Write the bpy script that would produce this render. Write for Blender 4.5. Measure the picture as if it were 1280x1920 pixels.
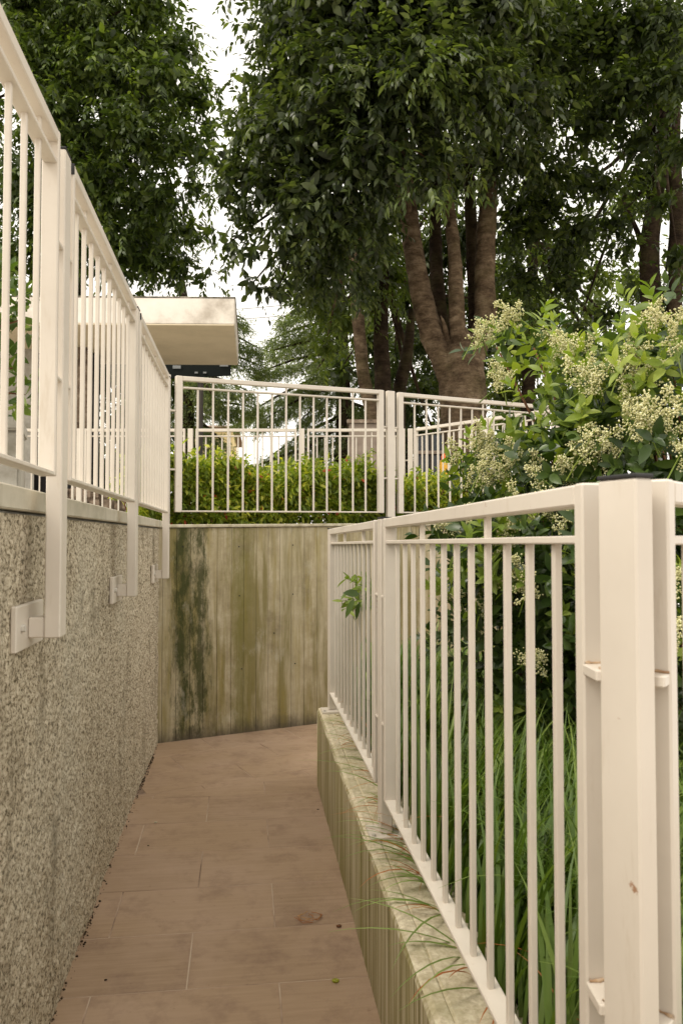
import bpy, bmesh, math, random
import numpy as np
from mathutils import Vector, Matrix
random.seed(7); RNG = np.random.default_rng(11)
S = bpy.context.scene
for o in list(bpy.data.objects): bpy.data.objects.remove(o)
COL = S.collection
# ------------------------------------------------------------------ camera, sky, sun, exposure
FPX, HOR, VPX = 1450.0, 1008.0, 456.0          # focal length, horizon row, ramp vanishing column (1280x1920 photo)
PITCH = math.atan((HOR-960)/FPX); YAW = math.atan((640-VPX)/FPX)
cam = bpy.data.cameras.new('camera'); camo = bpy.data.objects.new('camera', cam); COL.objects.link(camo)
cam.sensor_fit = 'VERTICAL'; cam.sensor_height = 36.0; cam.sensor_width = 24.0
cam.lens = FPX/1920*36.0
camo.location = (0, 0, 0); camo.rotation_euler = (math.pi/2+PITCH, 0, -YAW)
cam.clip_start = 0.05; cam.clip_end = 2000
cam.dof.use_dof = True; cam.dof.focus_distance = 3.6; cam.dof.aperture_fstop = 9.0
S.camera = camo
SUN_EL, SUN_AZ = 52.0, 252.0                    # light comes from behind the camera, a little from the left
W = bpy.data.worlds.new('World'); S.world = W; W.use_nodes = True
wn = W.node_tree; wn.nodes.clear()
sky = wn.nodes.new('ShaderNodeTexSky'); sky.sky_type = 'NISHITA'; sky.sun_disc = False
sky.sun_elevation = math.radians(SUN_EL); sky.sun_rotation = math.radians(SUN_AZ)
sky.air_density = 1.0; sky.dust_density = 3.0; sky.ozone_density = 0.6
hs = wn.nodes.new('ShaderNodeHueSaturation'); hs.inputs['Saturation'].default_value = 0.12; hs.inputs['Value'].default_value = 1.0
tn = wn.nodes.new('ShaderNodeMixRGB'); tn.blend_type = 'MULTIPLY'; tn.inputs[0].default_value = 1; tn.inputs[2].default_value = (1.0, 0.95, 0.865, 1)
bg = wn.nodes.new('ShaderNodeBackground'); bg.inputs[1].default_value = 0.15
wo = wn.nodes.new('ShaderNodeOutputWorld')
cl = wn.nodes.new('ShaderNodeMixRGB'); cl.inputs[0].default_value = 0.8; cl.inputs[2].default_value = (8.6, 8.6, 8.6, 1)   # even white cloud layer over the clear sky
wn.links.new(sky.outputs[0], hs.inputs['Color']); wn.links.new(hs.outputs[0], cl.inputs[1]); wn.links.new(cl.outputs[0], tn.inputs[1])
wn.links.new(tn.outputs[0], bg.inputs[0]); wn.links.new(bg.outputs[0], wo.inputs[0])
sl = bpy.data.lights.new('sun', 'SUN'); sl.energy = 1.5; sl.angle = math.radians(25); sl.color = (1.0, 0.92, 0.80)
so = bpy.data.objects.new('sun', sl); COL.objects.link(so)
sd = Vector((math.sin(math.radians(SUN_AZ))*math.cos(math.radians(SUN_EL)), math.cos(math.radians(SUN_AZ))*math.cos(math.radians(SUN_EL)), math.sin(math.radians(SUN_EL))))
so.rotation_euler = sd.to_track_quat('Z', 'Y').to_euler()
S.view_settings.view_transform = 'Standard'; S.view_settings.look = 'None'
S.view_settings.exposure = 0.54; S.view_settings.gamma = 1.0; S.view_settings.use_curve_mapping = False
S.render.engine = 'CYCLES'; S.cycles.max_bounces = 6; S.cycles.diffuse_bounces = 3; S.cycles.glossy_bounces = 2; S.cycles.transmission_bounces = 3; S.cycles.transparent_max_bounces = 4

# ------------------------------------------------------------------ helpers
def at(u, v, d):
    """world point seen at photo pixel u,v at d metres of depth"""
    a = (u-640)/FPX; b = (960-v)/FPX
    f = math.cos(PITCH)-b*math.sin(PITCH); z = math.sin(PITCH)+b*math.cos(PITCH)
    t = d/f
    return Vector((t*(a*math.cos(YAW)+f*math.sin(YAW)), t*(-a*math.sin(YAW)+f*math.cos(YAW)), t*z))
def tag(o, label=None, cat=None, group=None, kind=None):
    if label: o['label'] = label
    if cat: o['category'] = cat
    if group: o['group'] = group
    if kind: o['kind'] = kind
    return o
def thing(name, loc, label, cat, group=None):
    o = bpy.data.objects.new(name, None); COL.objects.link(o); o.location = loc; o.empty_display_size = 0.1
    return tag(o, label, cat, group)
def link(name, me, parent=None, mat=None):
    o = bpy.data.objects.new(name, me); COL.objects.link(o)
    if mat is not None and not me.materials: me.materials.append(mat)
    if parent is not None:
        o.parent = parent; w = Matrix.Identity(4); q = parent
        while q is not None: w = q.matrix_basis @ w if q.parent is None else (q.matrix_parent_inverse @ q.matrix_basis) @ w; q = q.parent
        o.matrix_parent_inverse = w.inverted()
    return o
def from_bm(name, bm, mat, parent=None, smooth=False):
    me = bpy.data.meshes.new(name); bm.normal_update(); bm.to_mesh(me); bm.free()
    if smooth: me.polygons.foreach_set('use_smooth', [True]*len(me.polygons))
    return link(name, me, parent, mat)
def from_np(name, verts, tris, mat, parent=None, smooth=False):
    me = bpy.data.meshes.new(name); n = len(verts); m = len(tris)
    me.vertices.add(n); me.vertices.foreach_set('co', np.ascontiguousarray(verts, dtype=np.float32).ravel())
    me.loops.add(m*3); me.loops.foreach_set('vertex_index', np.ascontiguousarray(tris, dtype=np.int32).ravel())
    me.polygons.add(m); me.polygons.foreach_set('loop_start', np.arange(0, m*3, 3, dtype=np.int32))
    try: me.polygons.foreach_set('loop_total', np.full(m, 3, dtype=np.int32))
    except Exception: pass
    if smooth: me.polygons.foreach_set('use_smooth', np.ones(m, dtype=bool))
    me.update(calc_edges=True); me.validate()
    return link(name, me, parent, mat)
def hexa(bm, P, bev=0.0, segs=1):
    """box from 8 corners: bottom 0-3 counter-clockwise, top 4-7"""
    vs = [bm.verts.new(p) for p in P]
    fs = [bm.faces.new([vs[i] for i in f]) for f in ((3,2,1,0),(4,5,6,7),(0,1,5,4),(1,2,6,5),(2,3,7,6),(3,0,4,7))]
    if bev > 0:
        es = list({e for f in fs for e in f.edges})
        bmesh.ops.bevel(bm, geom=es, offset=bev, segments=segs, affect='EDGES', profile=0.5)
    return bm
def box_bm(x0, x1, y0, y1, z0, z1, bev=0.0, bm=None, segs=1):
    bm = bm or bmesh.new()
    return hexa(bm, [(x0,y0,z0),(x1,y0,z0),(x1,y1,z0),(x0,y1,z0),(x0,y0,z1),(x1,y0,z1),(x1,y1,z1),(x0,y1,z1)], bev, segs)
def obox_bm(c, d, hl, hw, z0, z1, bev=0.0, z0b=None, z1b=None, bm=None):
    """oriented box: centre c (x,y), unit direction d, half length, half width; may slope along d"""
    bm = bm or bmesh.new(); n = (-d[1], d[0]); z0b = z0 if z0b is None else z0b; z1b = z1 if z1b is None else z1b
    q = lambda s, t, z: (c[0]+d[0]*hl*s+n[0]*hw*t, c[1]+d[1]*hl*s+n[1]*hw*t, z)
    return hexa(bm, [q(-1,-1,z0), q(1,-1,z0b), q(1,1,z0b), q(-1,1,z0), q(-1,-1,z1), q(1,-1,z1b), q(1,1,z1b), q(-1,1,z1)], bev)
def tube_np(pts, rad, sides=12, jit=0.0, seed=0):
    r = np.random.default_rng(seed); P = np.array(pts, float); n = len(P); V = []
    for i in range(n):
        t = P[min(i+1, n-1)]-P[max(i-1, 0)]; t /= np.linalg.norm(t)
        up = np.array((1., 0, 0)) if abs(t[2]) > .5 else np.array((0, 0, 1.))
        a = np.cross(t, up); a /= np.linalg.norm(a); b = np.cross(t, a)
        th = np.linspace(0, 2*np.pi, sides, endpoint=False)
        rr = rad[i]*(1+jit*r.normal(size=sides))
        V.append(P[i]+np.outer(np.cos(th)*rr, a)+np.outer(np.sin(th)*rr, b))
    V = np.concatenate(V); T = []
    for i in range(n-1):
        for k in range(sides):
            a0, a1 = i*sides+k, i*sides+(k+1) % sides; b0, b1 = a0+sides, a1+sides
            T += [(a0, a1, b1), (a0, b1, b0)]
    V = np.vstack([V, P[-1]]); e = len(V)-1
    T += [((n-1)*sides+k, (n-1)*sides+(k+1) % sides, e) for k in range(sides)]
    return V, np.array(T)
def smooth_path(pts, rad, k=6):
    """Catmull-Rom through pts"""
    P = [np.array(p, float) for p in pts]; P = [2*P[0]-P[1]]+P+[2*P[-1]-P[-2]]; R = [rad[0]]+list(rad)+[rad[-1]]
    o, ro = [], []
    for i in range(1, len(P)-2):
        for j in range(k):
            t = j/k
            o.append(.5*((2*P[i])+(-P[i-1]+P[i+1])*t+(2*P[i-1]-5*P[i]+4*P[i+1]-P[i+2])*t*t+(-P[i-1]+3*P[i]-3*P[i+1]+P[i+2])*t**3))
            ro.append(R[i]*(1-t)+R[i+1]*t)
    o.append(P[-2]); ro.append(R[-2]); return o, ro
def tube(name, pts, rad, mat, parent, sides=12, jit=0.0, k=6, seed=0):
    p, r = smooth_path(pts, rad, k) if k > 1 else (pts, rad)
    V, T = tube_np(p, r, sides, jit, seed); return from_np(name, V, T, mat, parent, True)
def merge(parts):
    V, T, n = [], [], 0
    for v, t in parts: V.append(v); T.append(np.asarray(t)+n); n += len(v)
    return np.concatenate(V), np.concatenate(T)
def norm(a): return a/np.maximum(np.linalg.norm(a, axis=-1, keepdims=True), 1e-9)
def leaves_np(pos, dr, nr, ln, wd, bend=0.25, fold=0.0, fine=False):
    """one curved lance-shaped blade per row; fine adds a folded midrib"""
    dr = norm(dr); s = norm(np.cross(nr, dr)); n = np.cross(dr, s)
    L = ln[:, None]; w = wd[:, None]*.5
    def pt(t, k, lift): return pos+dr*L*t+s*w*k-n*L*bend*t*t+n*w*lift
    if fine:
        rows = [pt(0, 0, 0), pt(.22, .8, fold*.8), pt(.22, 0, 0), pt(.22, -.8, fold*.8), pt(.5, 1, fold), pt(.5, 0, 0), pt(.5, -1, fold), pt(.78, .62, fold*.6), pt(.78, 0, 0), pt(.78, -.62, fold*.6), pt(1, 0, 0)]
        F = [(0,2,1),(0,3,2),(1,2,5),(1,5,4),(2,3,6),(2,6,5),(4,5,8),(4,8,7),(5,6,9),(5,9,8),(7,8,10),(8,9,10)]
    else:
        rows = [pt(0, 0, 0), pt(.32, 1, fold), pt(.32, -1, fold), pt(.68, .72, fold*.7), pt(.68, -.72, fold*.7), pt(1, 0, 0)]
        F = [(0,2,1),(1,2,4),(1,4,3),(3,4,5)]
    k = len(rows); V = np.stack(rows, 1).reshape(-1, 3)
    T = (np.arange(len(pos))*k)[:, None, None]+np.array(F)[None]
    return V, T.reshape(-1, 3)
def rand_unit(n, r=RNG): return norm(r.normal(size=(n, 3)))

# ------------------------------------------------------------------ materials
def mat(name, base, rough=.6, spec=.3, build=None):
    m = bpy.data.materials.new(name); m.use_nodes = True; nt = m.node_tree
    p = nt.nodes['Principled BSDF']; p.inputs['Base Color'].default_value = (*base, 1); p.inputs['Roughness'].default_value = rough
    p.inputs['Specular IOR Level'].default_value = spec
    if build: build(nt, p)
    return m
def N(nt, t, **kw):
    n = nt.nodes.new(t)
    for k, v in kw.items():
        if k in ('op', 'operation'): n.operation = v
        elif k == 'blend': n.blend_type = v
        else:
            try: n.inputs[k].default_value = v
            except Exception: setattr(n, k, v)
    return n
def coords(nt, scale=(1, 1, 1), loc=(0, 0, 0), src='Object'):
    tc = N(nt, 'ShaderNodeTexCoord'); mp = N(nt, 'ShaderNodeMapping'); mp.inputs['Scale'].default_value = scale; mp.inputs['Location'].default_value = loc
    nt.links.new(tc.outputs[src], mp.inputs['Vector']); return mp.outputs[0]
def noise(nt, vec, scale, detail=4, rough=.6):
    n = N(nt, 'ShaderNodeTexNoise'); n.inputs['Scale'].default_value = scale; n.inputs['Detail'].default_value = detail; n.inputs['Roughness'].default_value = rough
    nt.links.new(vec, n.inputs['Vector']); return n.outputs['Fac']
def ramp(nt, fac, stops):
    r = N(nt, 'ShaderNodeValToRGB'); e = r.color_ramp.elements
    while len(e) < len(stops): e.new(.5)
    for i, (p, c) in enumerate(stops): e[i].position = p; e[i].color = (*c, 1) if len(c) == 3 else c
    nt.links.new(fac, r.inputs[0]); return r.outputs[0]
def g(v): return (v, v, v)
def mix(nt, a, b, fac, blend='MIX'):
    m = N(nt, 'ShaderNodeMixRGB', blend=blend)
    for i, x in ((0, fac), (1, a), (2, b)):
        if hasattr(x, 'links'): nt.links.new(x, m.inputs[i])
        elif i == 0: m.inputs[0].default_value = x
        else: m.inputs[i].default_value = (*x, 1)
    return m.outputs[0]
def bump(nt, p, h, strength=.4, dist=.01):
    b = N(nt, 'ShaderNodeBump'); b.inputs['Strength'].default_value = strength; b.inputs['Distance'].default_value = dist
    nt.links.new(h, b.inputs['Height']); nt.links.new(b.outputs[0], p.inputs['Normal'])
def math_(nt, op, a, b):
    m = N(nt, 'ShaderNodeMath', op=op)
    for i, x in enumerate((a, b)):
        if hasattr(x, 'links'): nt.links.new(x, m.inputs[i])
        else: m.inputs[i].default_value = x
    return m.outputs[0]

def b_paint(nt, p):
    v = coords(nt); big = noise(nt, v, 3.0, 5); fine = noise(nt, v, 60, 3)
    c = ramp(nt, big, [(.3, (.595, .532, .455)), (.7, (.69, .625, .54))])
    st = noise(nt, coords(nt, (14, 14, 2.2)), 2.0, 6, .7)
    c = mix(nt, c, (.42, .33, .22), ramp(nt, st, [(.58, g(0)), (.76, g(.38))]))
    ru = noise(nt, v, 11, 6, .75)
    c = mix(nt, c, (.30, .13, .045), ramp(nt, ru, [(.675, g(0)), (.71, g(.85))]))
    nt.links.new(c, p.inputs['Base Color']); bump(nt, p, fine, .06, .002)
M_PAINT = mat('cream_paint', (.74, .67, .57), .38, .4, b_paint)
M_CAP = mat('black_plastic', (.02, .019, .019), .5)
M_BOLT = mat('zinc_bolt', (.55, .52, .46), .35, .5)

def b_stucco(nt, p):
    v = coords(nt); a = noise(nt, v, 92, 3, .65); b = noise(nt, v, 180, 2); big = noise(nt, v, 1.4, 5, .6); mid = noise(nt, coords(nt, (1, 1, .35)), 6, 5, .65)
    c = ramp(nt, a, [(.35, (.107, .086, .055)), (.43, (.298, .249, .173)), (.53, (.520, .452, .337)), (.7, (.669, .592, .460))])
    c = mix(nt, c, (.17, .14, .09), ramp(nt, mid, [(.53, g(0)), (.70, g(.6))])); c = mix(nt, c, (.12, .10, .07), ramp(nt, noise(nt, coords(nt, (1, 4, .25)), 1.7, 5, .6), [(.62, g(0)), (.76, g(.3))]))
    c = mix(nt, c, (.62, .60, .50), ramp(nt, big, [(.5, g(0)), (.75, g(.25))]))
    nt.links.new(c, p.inputs['Base Color']); bump(nt, p, mix(nt, a, b, .35), .6, .005)
M_STUCCO = mat('roughcast_render', (.45, .4, .32), .95, .1, b_stucco)
def b_board(nt, p):
    oi = N(nt, 'ShaderNodeObjectInfo')
    v = coords(nt); grain = noise(nt, coords(nt, (45, 45, 2.2)), 1.6, 6, .7); blot = noise(nt, v, 3.2, 6, .65); st = noise(nt, coords(nt, (6.5, 6.5, .55)), 1.1, 6, .68); st2 = noise(nt, coords(nt, (13, 13, .9), (3, 1, 5)), 1.1, 5, .65)
    c = ramp(nt, mix(nt, grain, noise(nt, v, 9, 7, .7), .55), [(.34, (.230, .187, .112)), (.5, (.395, .333, .210)), (.68, (.593, .528, .388))])
    c = mix(nt, c, (.494, .431, .297), math_(nt, 'MULTIPLY', oi.outputs['Random'], .75))
    c = mix(nt, c, (.186, .156, .050), ramp(nt, st, [(.46, g(0)), (.60, g(.8))]))
    c = mix(nt, c, (.300, .240, .072), ramp(nt, st2, [(.5, g(0)), (.66, g(.55))]))
    # dark algae runs where water drips off the coping near the corner
    sx = N(nt, 'ShaderNodeSeparateXYZ'); tc = N(nt, 'ShaderNodeTexCoord'); nt.links.new(tc.outputs['Object'], sx.inputs[0])
    wig = noise(nt, coords(nt, (9, 9, 3)), 1.8, 7, .78)
    def run(cx, w, k):
        d = math_(nt, 'ABSOLUTE', math_(nt, 'SUBTRACT', sx.outputs[0], cx), 0)
        d = math_(nt, 'ADD', d, math_(nt, 'MULTIPLY', math_(nt, 'SUBTRACT', wig, .5), .36))
        return ramp(nt, math_(nt, 'DIVIDE', d, w), [(0.0, g(k)), (.95, g(0))])
    c = mix(nt, c, (.052, .058, .020), run(-.40, .085, .95)); c = mix(nt, c, (.055, .06, .02), run(-.285, .065, .9)); c = mix(nt, c, (.17, .155, .04), run(-.02, .10, .6))
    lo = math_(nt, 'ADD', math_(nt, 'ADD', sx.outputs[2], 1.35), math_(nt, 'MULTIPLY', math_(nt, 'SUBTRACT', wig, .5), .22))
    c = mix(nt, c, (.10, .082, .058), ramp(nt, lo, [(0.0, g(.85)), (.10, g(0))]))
    c = mix(nt, c, (.15, .118, .078), ramp(nt, blot, [(.55, g(0)), (.70, g(.55))])); c = mix(nt, c, (.50, .46, .37), ramp(nt, noise(nt, coords(nt, (1, 1, .6), (7, 3, 1)), 7, 6, .7), [(.58, g(0)), (.72, g(.5))]))
    nt.links.new(c, p.inputs['Base Color']); bump(nt, p, mix(nt, grain, noise(nt, v, 45, 5, .7), .5), .4, .004)
M_BOARD = mat('board_marked_concrete', (.33, .29, .21), .9, .15, b_board)
def b_kerb(nt, p):
    v = coords(nt); lines = noise(nt, coords(nt, (60, 60, 1.2)), 1.3, 4, .6); big = noise(nt, v, 5, 6, .65); fine = noise(nt, v, 60, 4, .7); st = noise(nt, coords(nt, (11, 11, .9)), 1.0, 5, .65)
    c = ramp(nt, fine, [(.3, (.449, .379, .260)), (.55, (.660, .578, .424)), (.75, (.792, .745, .582))])
    c = mix(nt, c, (.343, .303, .151), ramp(nt, big, [(.46, g(0)), (.64, g(.5))]))
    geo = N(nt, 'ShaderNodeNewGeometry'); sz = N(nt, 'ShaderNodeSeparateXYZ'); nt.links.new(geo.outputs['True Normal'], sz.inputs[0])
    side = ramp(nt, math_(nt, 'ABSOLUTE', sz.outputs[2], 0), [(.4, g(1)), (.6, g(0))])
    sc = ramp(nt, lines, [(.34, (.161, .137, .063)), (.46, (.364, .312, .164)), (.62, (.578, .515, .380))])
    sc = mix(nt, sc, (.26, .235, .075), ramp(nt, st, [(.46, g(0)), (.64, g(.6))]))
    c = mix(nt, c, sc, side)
    nt.links.new(c, p.inputs['Base Color']); bump(nt, p, mix(nt, fine, lines, side), .45, .006)
M_KERB = mat('mossy_kerb_concrete', (.4, .36, .25), .95, .1, b_kerb)
def b_tile(nt, p):
    oi = N(nt, 'ShaderNodeObjectInfo'); v = coords(nt)
    gr = noise(nt, coords(nt, (3, 50, 10)), 1.3, 5, .7); big = noise(nt, v, 1.6, 5, .6); fine = noise(nt, v, 90, 3); mid = noise(nt, v, 7, 6, .7)
    c = ramp(nt, gr, [(.25, (.272, .181, .114)), (.5, (.349, .241, .156)), (.78, (.427, .303, .203))])
    c = mix(nt, c, (.437, .305, .195), math_(nt, 'MULTIPLY', oi.outputs['Random'], .55))
    c = mix(nt, c, (.492, .354, .263), ramp(nt, big, [(.42, g(0)), (.68, g(.55))]))
    c = mix(nt, c, (.213, .137, .098), ramp(nt, mid, [(.50, g(0)), (.70, g(.55))]))
    c = mix(nt, c, (.16, .075, .035), ramp(nt, noise(nt, v, 22, 4, .7), [(.66, g(0)), (.74, g(.5))]))
    nt.links.new(c, p.inputs['Base Color']); bump(nt, p, mix(nt, gr, fine, .5), .18, .002)
    nt.links.new(ramp(nt, mid, [(.3, g(.5)), (.7, g(.75))]), p.inputs['Roughness'])
M_TILE = mat('brown_stone_tile', (.24, .17, .13), .6, .25, b_tile)
M_GROUT = mat('grout', (.36, .27, .20), .9, .1, lambda nt, p: nt.links.new(ramp(nt, noise(nt, coords(nt), 3.5, 4), [(.38, (.22, .155, .11)), (.48, (.42, .31, .23)), (.6, (.54, .43, .33))]), p.inputs['Base Color']))
def b_conc(c0, c1, c2, sc=6):
    def f(nt, p):
        v = coords(nt); a = noise(nt, v, sc, 6, .65); b = noise(nt, v, 70, 3); st = noise(nt, coords(nt, (9, 9, .8)), 1.2, 5, .65)
        c = ramp(nt, a, [(.3, c0), (.5, c1), (.72, c2)]); c = mix(nt, c, c0, ramp(nt, st, [(.58, g(0)), (.72, g(.5))]))
        nt.links.new(c, p.inputs['Base Color']); bump(nt, p, b, .2, .003)
    return f
M_COPING = mat('pale_coping', (.5, .47, .38), .55, .3, b_conc((.40, .37, .28), (.56, .52, .42), (.66, .62, .52), 4))
M_WALLTOP = mat('lichen_coping', (.5, .45, .33), .95, .1, b_conc((.30, .26, .16), (.50, .45, .33), (.62, .58, .46), 16))
M_CONC = mat('grey_concrete', (.35, .33, .29), .9, .1, b_conc((.26, .24, .20), (.38, .36, .32), (.50, .48, .43)))
M_CANOPY = mat('cream_canopy_render', (.673, .618, .562), .85, .15, b_conc((.469, .412, .348), (.775, .716, .640), (.857, .803, .741), 2.2))
M_SOFFIT = mat('beige_soffit', (.530, .446, .320), .8, .1, b_conc((.605, .520, .377), (.694, .594, .435), (.757, .656, .492), 2))
M_STAIN = mat('black_mildew_edge', (.10, .085, .065), .95, .05, b_conc((.04, .035, .028), (.16, .14, .11), (.50, .45, .37), 14))
M_STONE = mat('mottled_stone', (.2, .16, .12), .9, .15, b_conc((.045, .032, .025), (.20, .15, .11), (.40, .33, .26), 9))
M_DARK = mat('shade_and_tyre_black', (.018, .016, .015), .6)  # near-black: shade of openings and tie holes painted in; tyres too
M_SIGN = mat('dark_sign_back', (.014, .017, .016), .85, .1)
M_STICK = mat('grey_sticker', (.25, .26, .26), .5)
M_POLE = mat('dark_pole', (.07, .06, .05), .6)
M_YWALL = mat('pale_yellow_wall', (.72, .58, .30), .9)
M_ROOF = mat('brown_roof', (.20, .13, .09), .9)
M_RED = mat('red_car_paint', (.55, .07, .07), .3, .5)
M_WHITE = mat('white_lamp', (.8, .8, .78), .3)
M_GLASS = mat('dark_glass', (.02, .025, .03), .08, .5)
M_YEL = mat('yellow_plastic', (.75, .40, .03), .5)
M_ORG = mat('orange_plastic', (.85, .16, .02), .4)
M_CAB = mat('taupe_cabinet', (.25, .20, .165), .85, .1, b_conc((.18, .14, .115), (.26, .21, .17), (.32, .27, .22), 5))
M_SOIL = mat('soil', (.05, .035, .022), .95, .05, b_conc((.02, .014, .009), (.05, .034, .022), (.09, .065, .04), 14))
M_GROUND = mat('upper_paving', (.22, .20, .17), .9, .1, b_conc((.34, .31, .26), (.42, .385, .325), (.50, .46, .39), 2))
def b_bark(c0, c1, c2):
    def f(nt, p):
        v = coords(nt, (1, 1, 1.6)); a = noise(nt, v, 3.4, 9, .72); b = noise(nt, coords(nt, (6, 6, 34)), 1.0, 5, .75); m = noise(nt, coords(nt), 2.2, 5, .6)
        c = ramp(nt, a, [(.38, c0), (.52, c1), (.68, c2)]); c = mix(nt, c, (.10, .088, .035), ramp(nt, m, [(.5, g(0)), (.7, g(.45))]))
        nt.links.new(c, p.inputs['Base Color']); bump(nt, p, mix(nt, a, b, .5), 1.0, .05); nt.links.new(mix(nt, c, c0, ramp(nt, b, [(.36, g(.7)), (.47, g(0))])), p.inputs['Base Color'])
    return f
M_BARK = mat('brown_bark', (.15, .11, .08), .95, .1, b_bark((.055, .036, .022), (.15, .105, .066), (.28, .21, .14)))
M_BARKD = mat('dark_bark', (.07, .05, .04), .95, .1, b_bark((.018, .012, .008), (.045, .030, .019), (.085, .06, .04)))
M_TWIG = mat('reddish_twig', (.16, .075, .04), .8, .1)
def leafmat(name, dark, mid, light, trans=.35, rough=.42, spec=.4, vein=0.0, odd=None):
    m = bpy.data.materials.new(name); m.use_nodes = True; nt = m.node_tree; nt.nodes.clear()
    out = N(nt, 'ShaderNodeOutputMaterial'); ms = N(nt, 'ShaderNodeMixShader'); p = N(nt, 'ShaderNodeBsdfPrincipled'); t = N(nt, 'ShaderNodeBsdfTranslucent')
    geo = N(nt, 'ShaderNodeNewGeometry')
    c = ramp(nt, geo.outputs['Random Per Island'], [(0, dark), (.55, mid), (.9, light)])
    c = mix(nt, c, dark, ramp(nt, noise(nt, coords(nt), 1.1, 3), [(.42, g(.55)), (.58, g(0))]))
    if odd: c = mix(nt, c, odd[0], ramp(nt, geo.outputs['Random Per Island'], [(odd[1], g(0)), (odd[1]+.003, g(1))]))
    p.inputs['Roughness'].default_value = rough; p.inputs['Specular IOR Level'].default_value = spec
    tc = mix(nt, c, (1.35, 1.45, .45), 1.0, 'MULTIPLY')
    nt.links.new(c, p.inputs['Base Color']); nt.links.new(tc, t.inputs['Color']); ms.inputs[0].default_value = trans
    nt.links.new(p.outputs[0], ms.inputs[1]); nt.links.new(t.outputs[0], ms.inputs[2]); nt.links.new(ms.outputs[0], out.inputs[0])
    return m
L_MAIN = leafmat('main_tree_leaf', (.024, .036, .012), (.058, .082, .024), (.145, .18, .055), .38, .40, .5)
L_LEFT = leafmat('left_tree_leaf', (.034, .054, .012), (.078, .118, .022), (.18, .235, .045), .38, .44, .4)
L_RIGHT = leafmat('right_tree_leaf', (.022, .034, .009), (.048, .070, .016), (.115, .15, .032), .42, .48, .3)
L_BACK = leafmat('sunlit_back_leaf', (.07, .10, .022), (.13, .175, .036), (.22, .265, .06), .45, .5)
L_CEDAR = leafmat('cedar_needle', (.10, .135, .06), (.19, .235, .11), (.30, .335, .16), .4, .7, .15)
L_SHRUB = leafmat('privet_leaf_mature', (.026, .050, .012), (.055, .095, .020), (.10, .155, .034), .26, .32, .45)
L_YOUNG = leafmat('privet_leaf_young', (.13, .19, .030), (.22, .29, .045), (.36, .42, .09), .4, .38, .4)
L_HEDGE = leafmat('hedge_leaf', (.11, .165, .02), (.29, .36, .04), (.54, .53, .075), .42, .42, .4, odd=((.45, .075, .03), .985))
L_LAUREL = leafmat('laurel_leaf', (.05, .09, .015), (.11, .17, .025), (.20, .26, .05), .35, .35, .45)
L_GRASS = leafmat('lily_grass_blade', (.07, .125, .022), (.15, .245, .042), (.30, .39, .09), .3, .42, .35)
L_DRY = leafmat('dry_blade', (.34, .11, .035), (.50, .20, .07), (.60, .35, .15), .2, .6, .2)
L_FLOWER = leafmat('cream_flower_bud', (.58, .55, .29), (.77, .73, .45), (.88, .85, .64), .25, .6, .2)

# ------------------------------------------------------------------ setting: ground, ramp, landing, planting bed
RS = .036
def rz(y): return -1.5+RS*y
WA = Vector((-.560, 5.235)); WD = Vector((1.058, .395)).normalized(); WN = Vector((-WD.y, WD.x))   # back wall line, direction, normal (away)
def wall(s, t=0.0): q = WA+WD*s+WN*t; return (q.x, q.y)
LEN_W = 4.6
def clip(poly, a, b, c):
    """keep a*x+b*y<=c"""
    out = []
    for i in range(len(poly)):
        p, q = poly[i], poly[(i+1) % len(poly)]; fp, fq = a*p[0]+b*p[1]-c, a*q[0]+b*q[1]-c
        if fp <= 0: out.append(p)
        if (fp < 0) != (fq < 0) and fp != fq: t = fp/(fp-fq); out.append((p[0]+(q[0]-p[0])*t, p[1]+(q[1]-p[1])*t))
    return out
def prism(name, poly, ztop, th, m, parent, bev=0.0):
    bm = bmesh.new(); top = [bm.verts.new((x, y, ztop(x, y))) for x, y in poly]; bot = [bm.verts.new((x, y, ztop(x, y)-th)) for x, y in poly]
    f = bm.faces.new(top); n = len(poly)
    for i in range(n): bm.faces.new([top[i], bot[i], bot[(i+1) % n], top[(i+1) % n]])
    bm.faces.new(bot[::-1])
    bmesh.ops.recalc_face_normals(bm, faces=bm.faces[:])
    if bev: bmesh.ops.bevel(bm, geom=[e for e in f.edges], offset=bev, segments=1, affect='EDGES')
    return from_bm(name, bm, m, parent)
# upper ground with the sunken ramp cut out of it
bm = bmesh.new()
inn = [(-.68, -5), (-.68, 5.30), (*wall(LEN_W, .12),), (3.9, -5)]; outr = [(-400, -400), (-400, 600), (400, 600), (400, -400)]
iv = [bm.verts.new((x, y, .06)) for x, y in inn]; ov = [bm.verts.new((x, y, .06)) for x, y in outr]
for i in range(4): j = (i+1) % 4; bm.faces.new([ov[i], ov[j], iv[j], iv[i]])
bmesh.ops.recalc_face_normals(bm, faces=bm.faces[:])
for f in bm.faces:
    if f.normal.z < 0: f.normal_flip()
tag(from_bm('upper_ground', bm, M_GROUND), kind='structure')
rampo = prism('ramp', [(-.60, -4), (.52, -4), (.52, 4.43), (-.60, 4.155)], lambda x, y: rz(y)-.0018, .15, M_GROUT, None); tag(rampo, kind='structure')
ZL = -1.35
landpoly = [(-.60, 4.155), (.45, 4.418), (.45, 4.55), (4.2, 5.72), (*wall(LEN_W, .04),), (*wall(-.1, .04),)]
lando = prism('landing', landpoly, lambda x, y: ZL-.0018, .15, M_GROUT, None); tag(lando, kind='structure')
GAP = .0022
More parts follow.
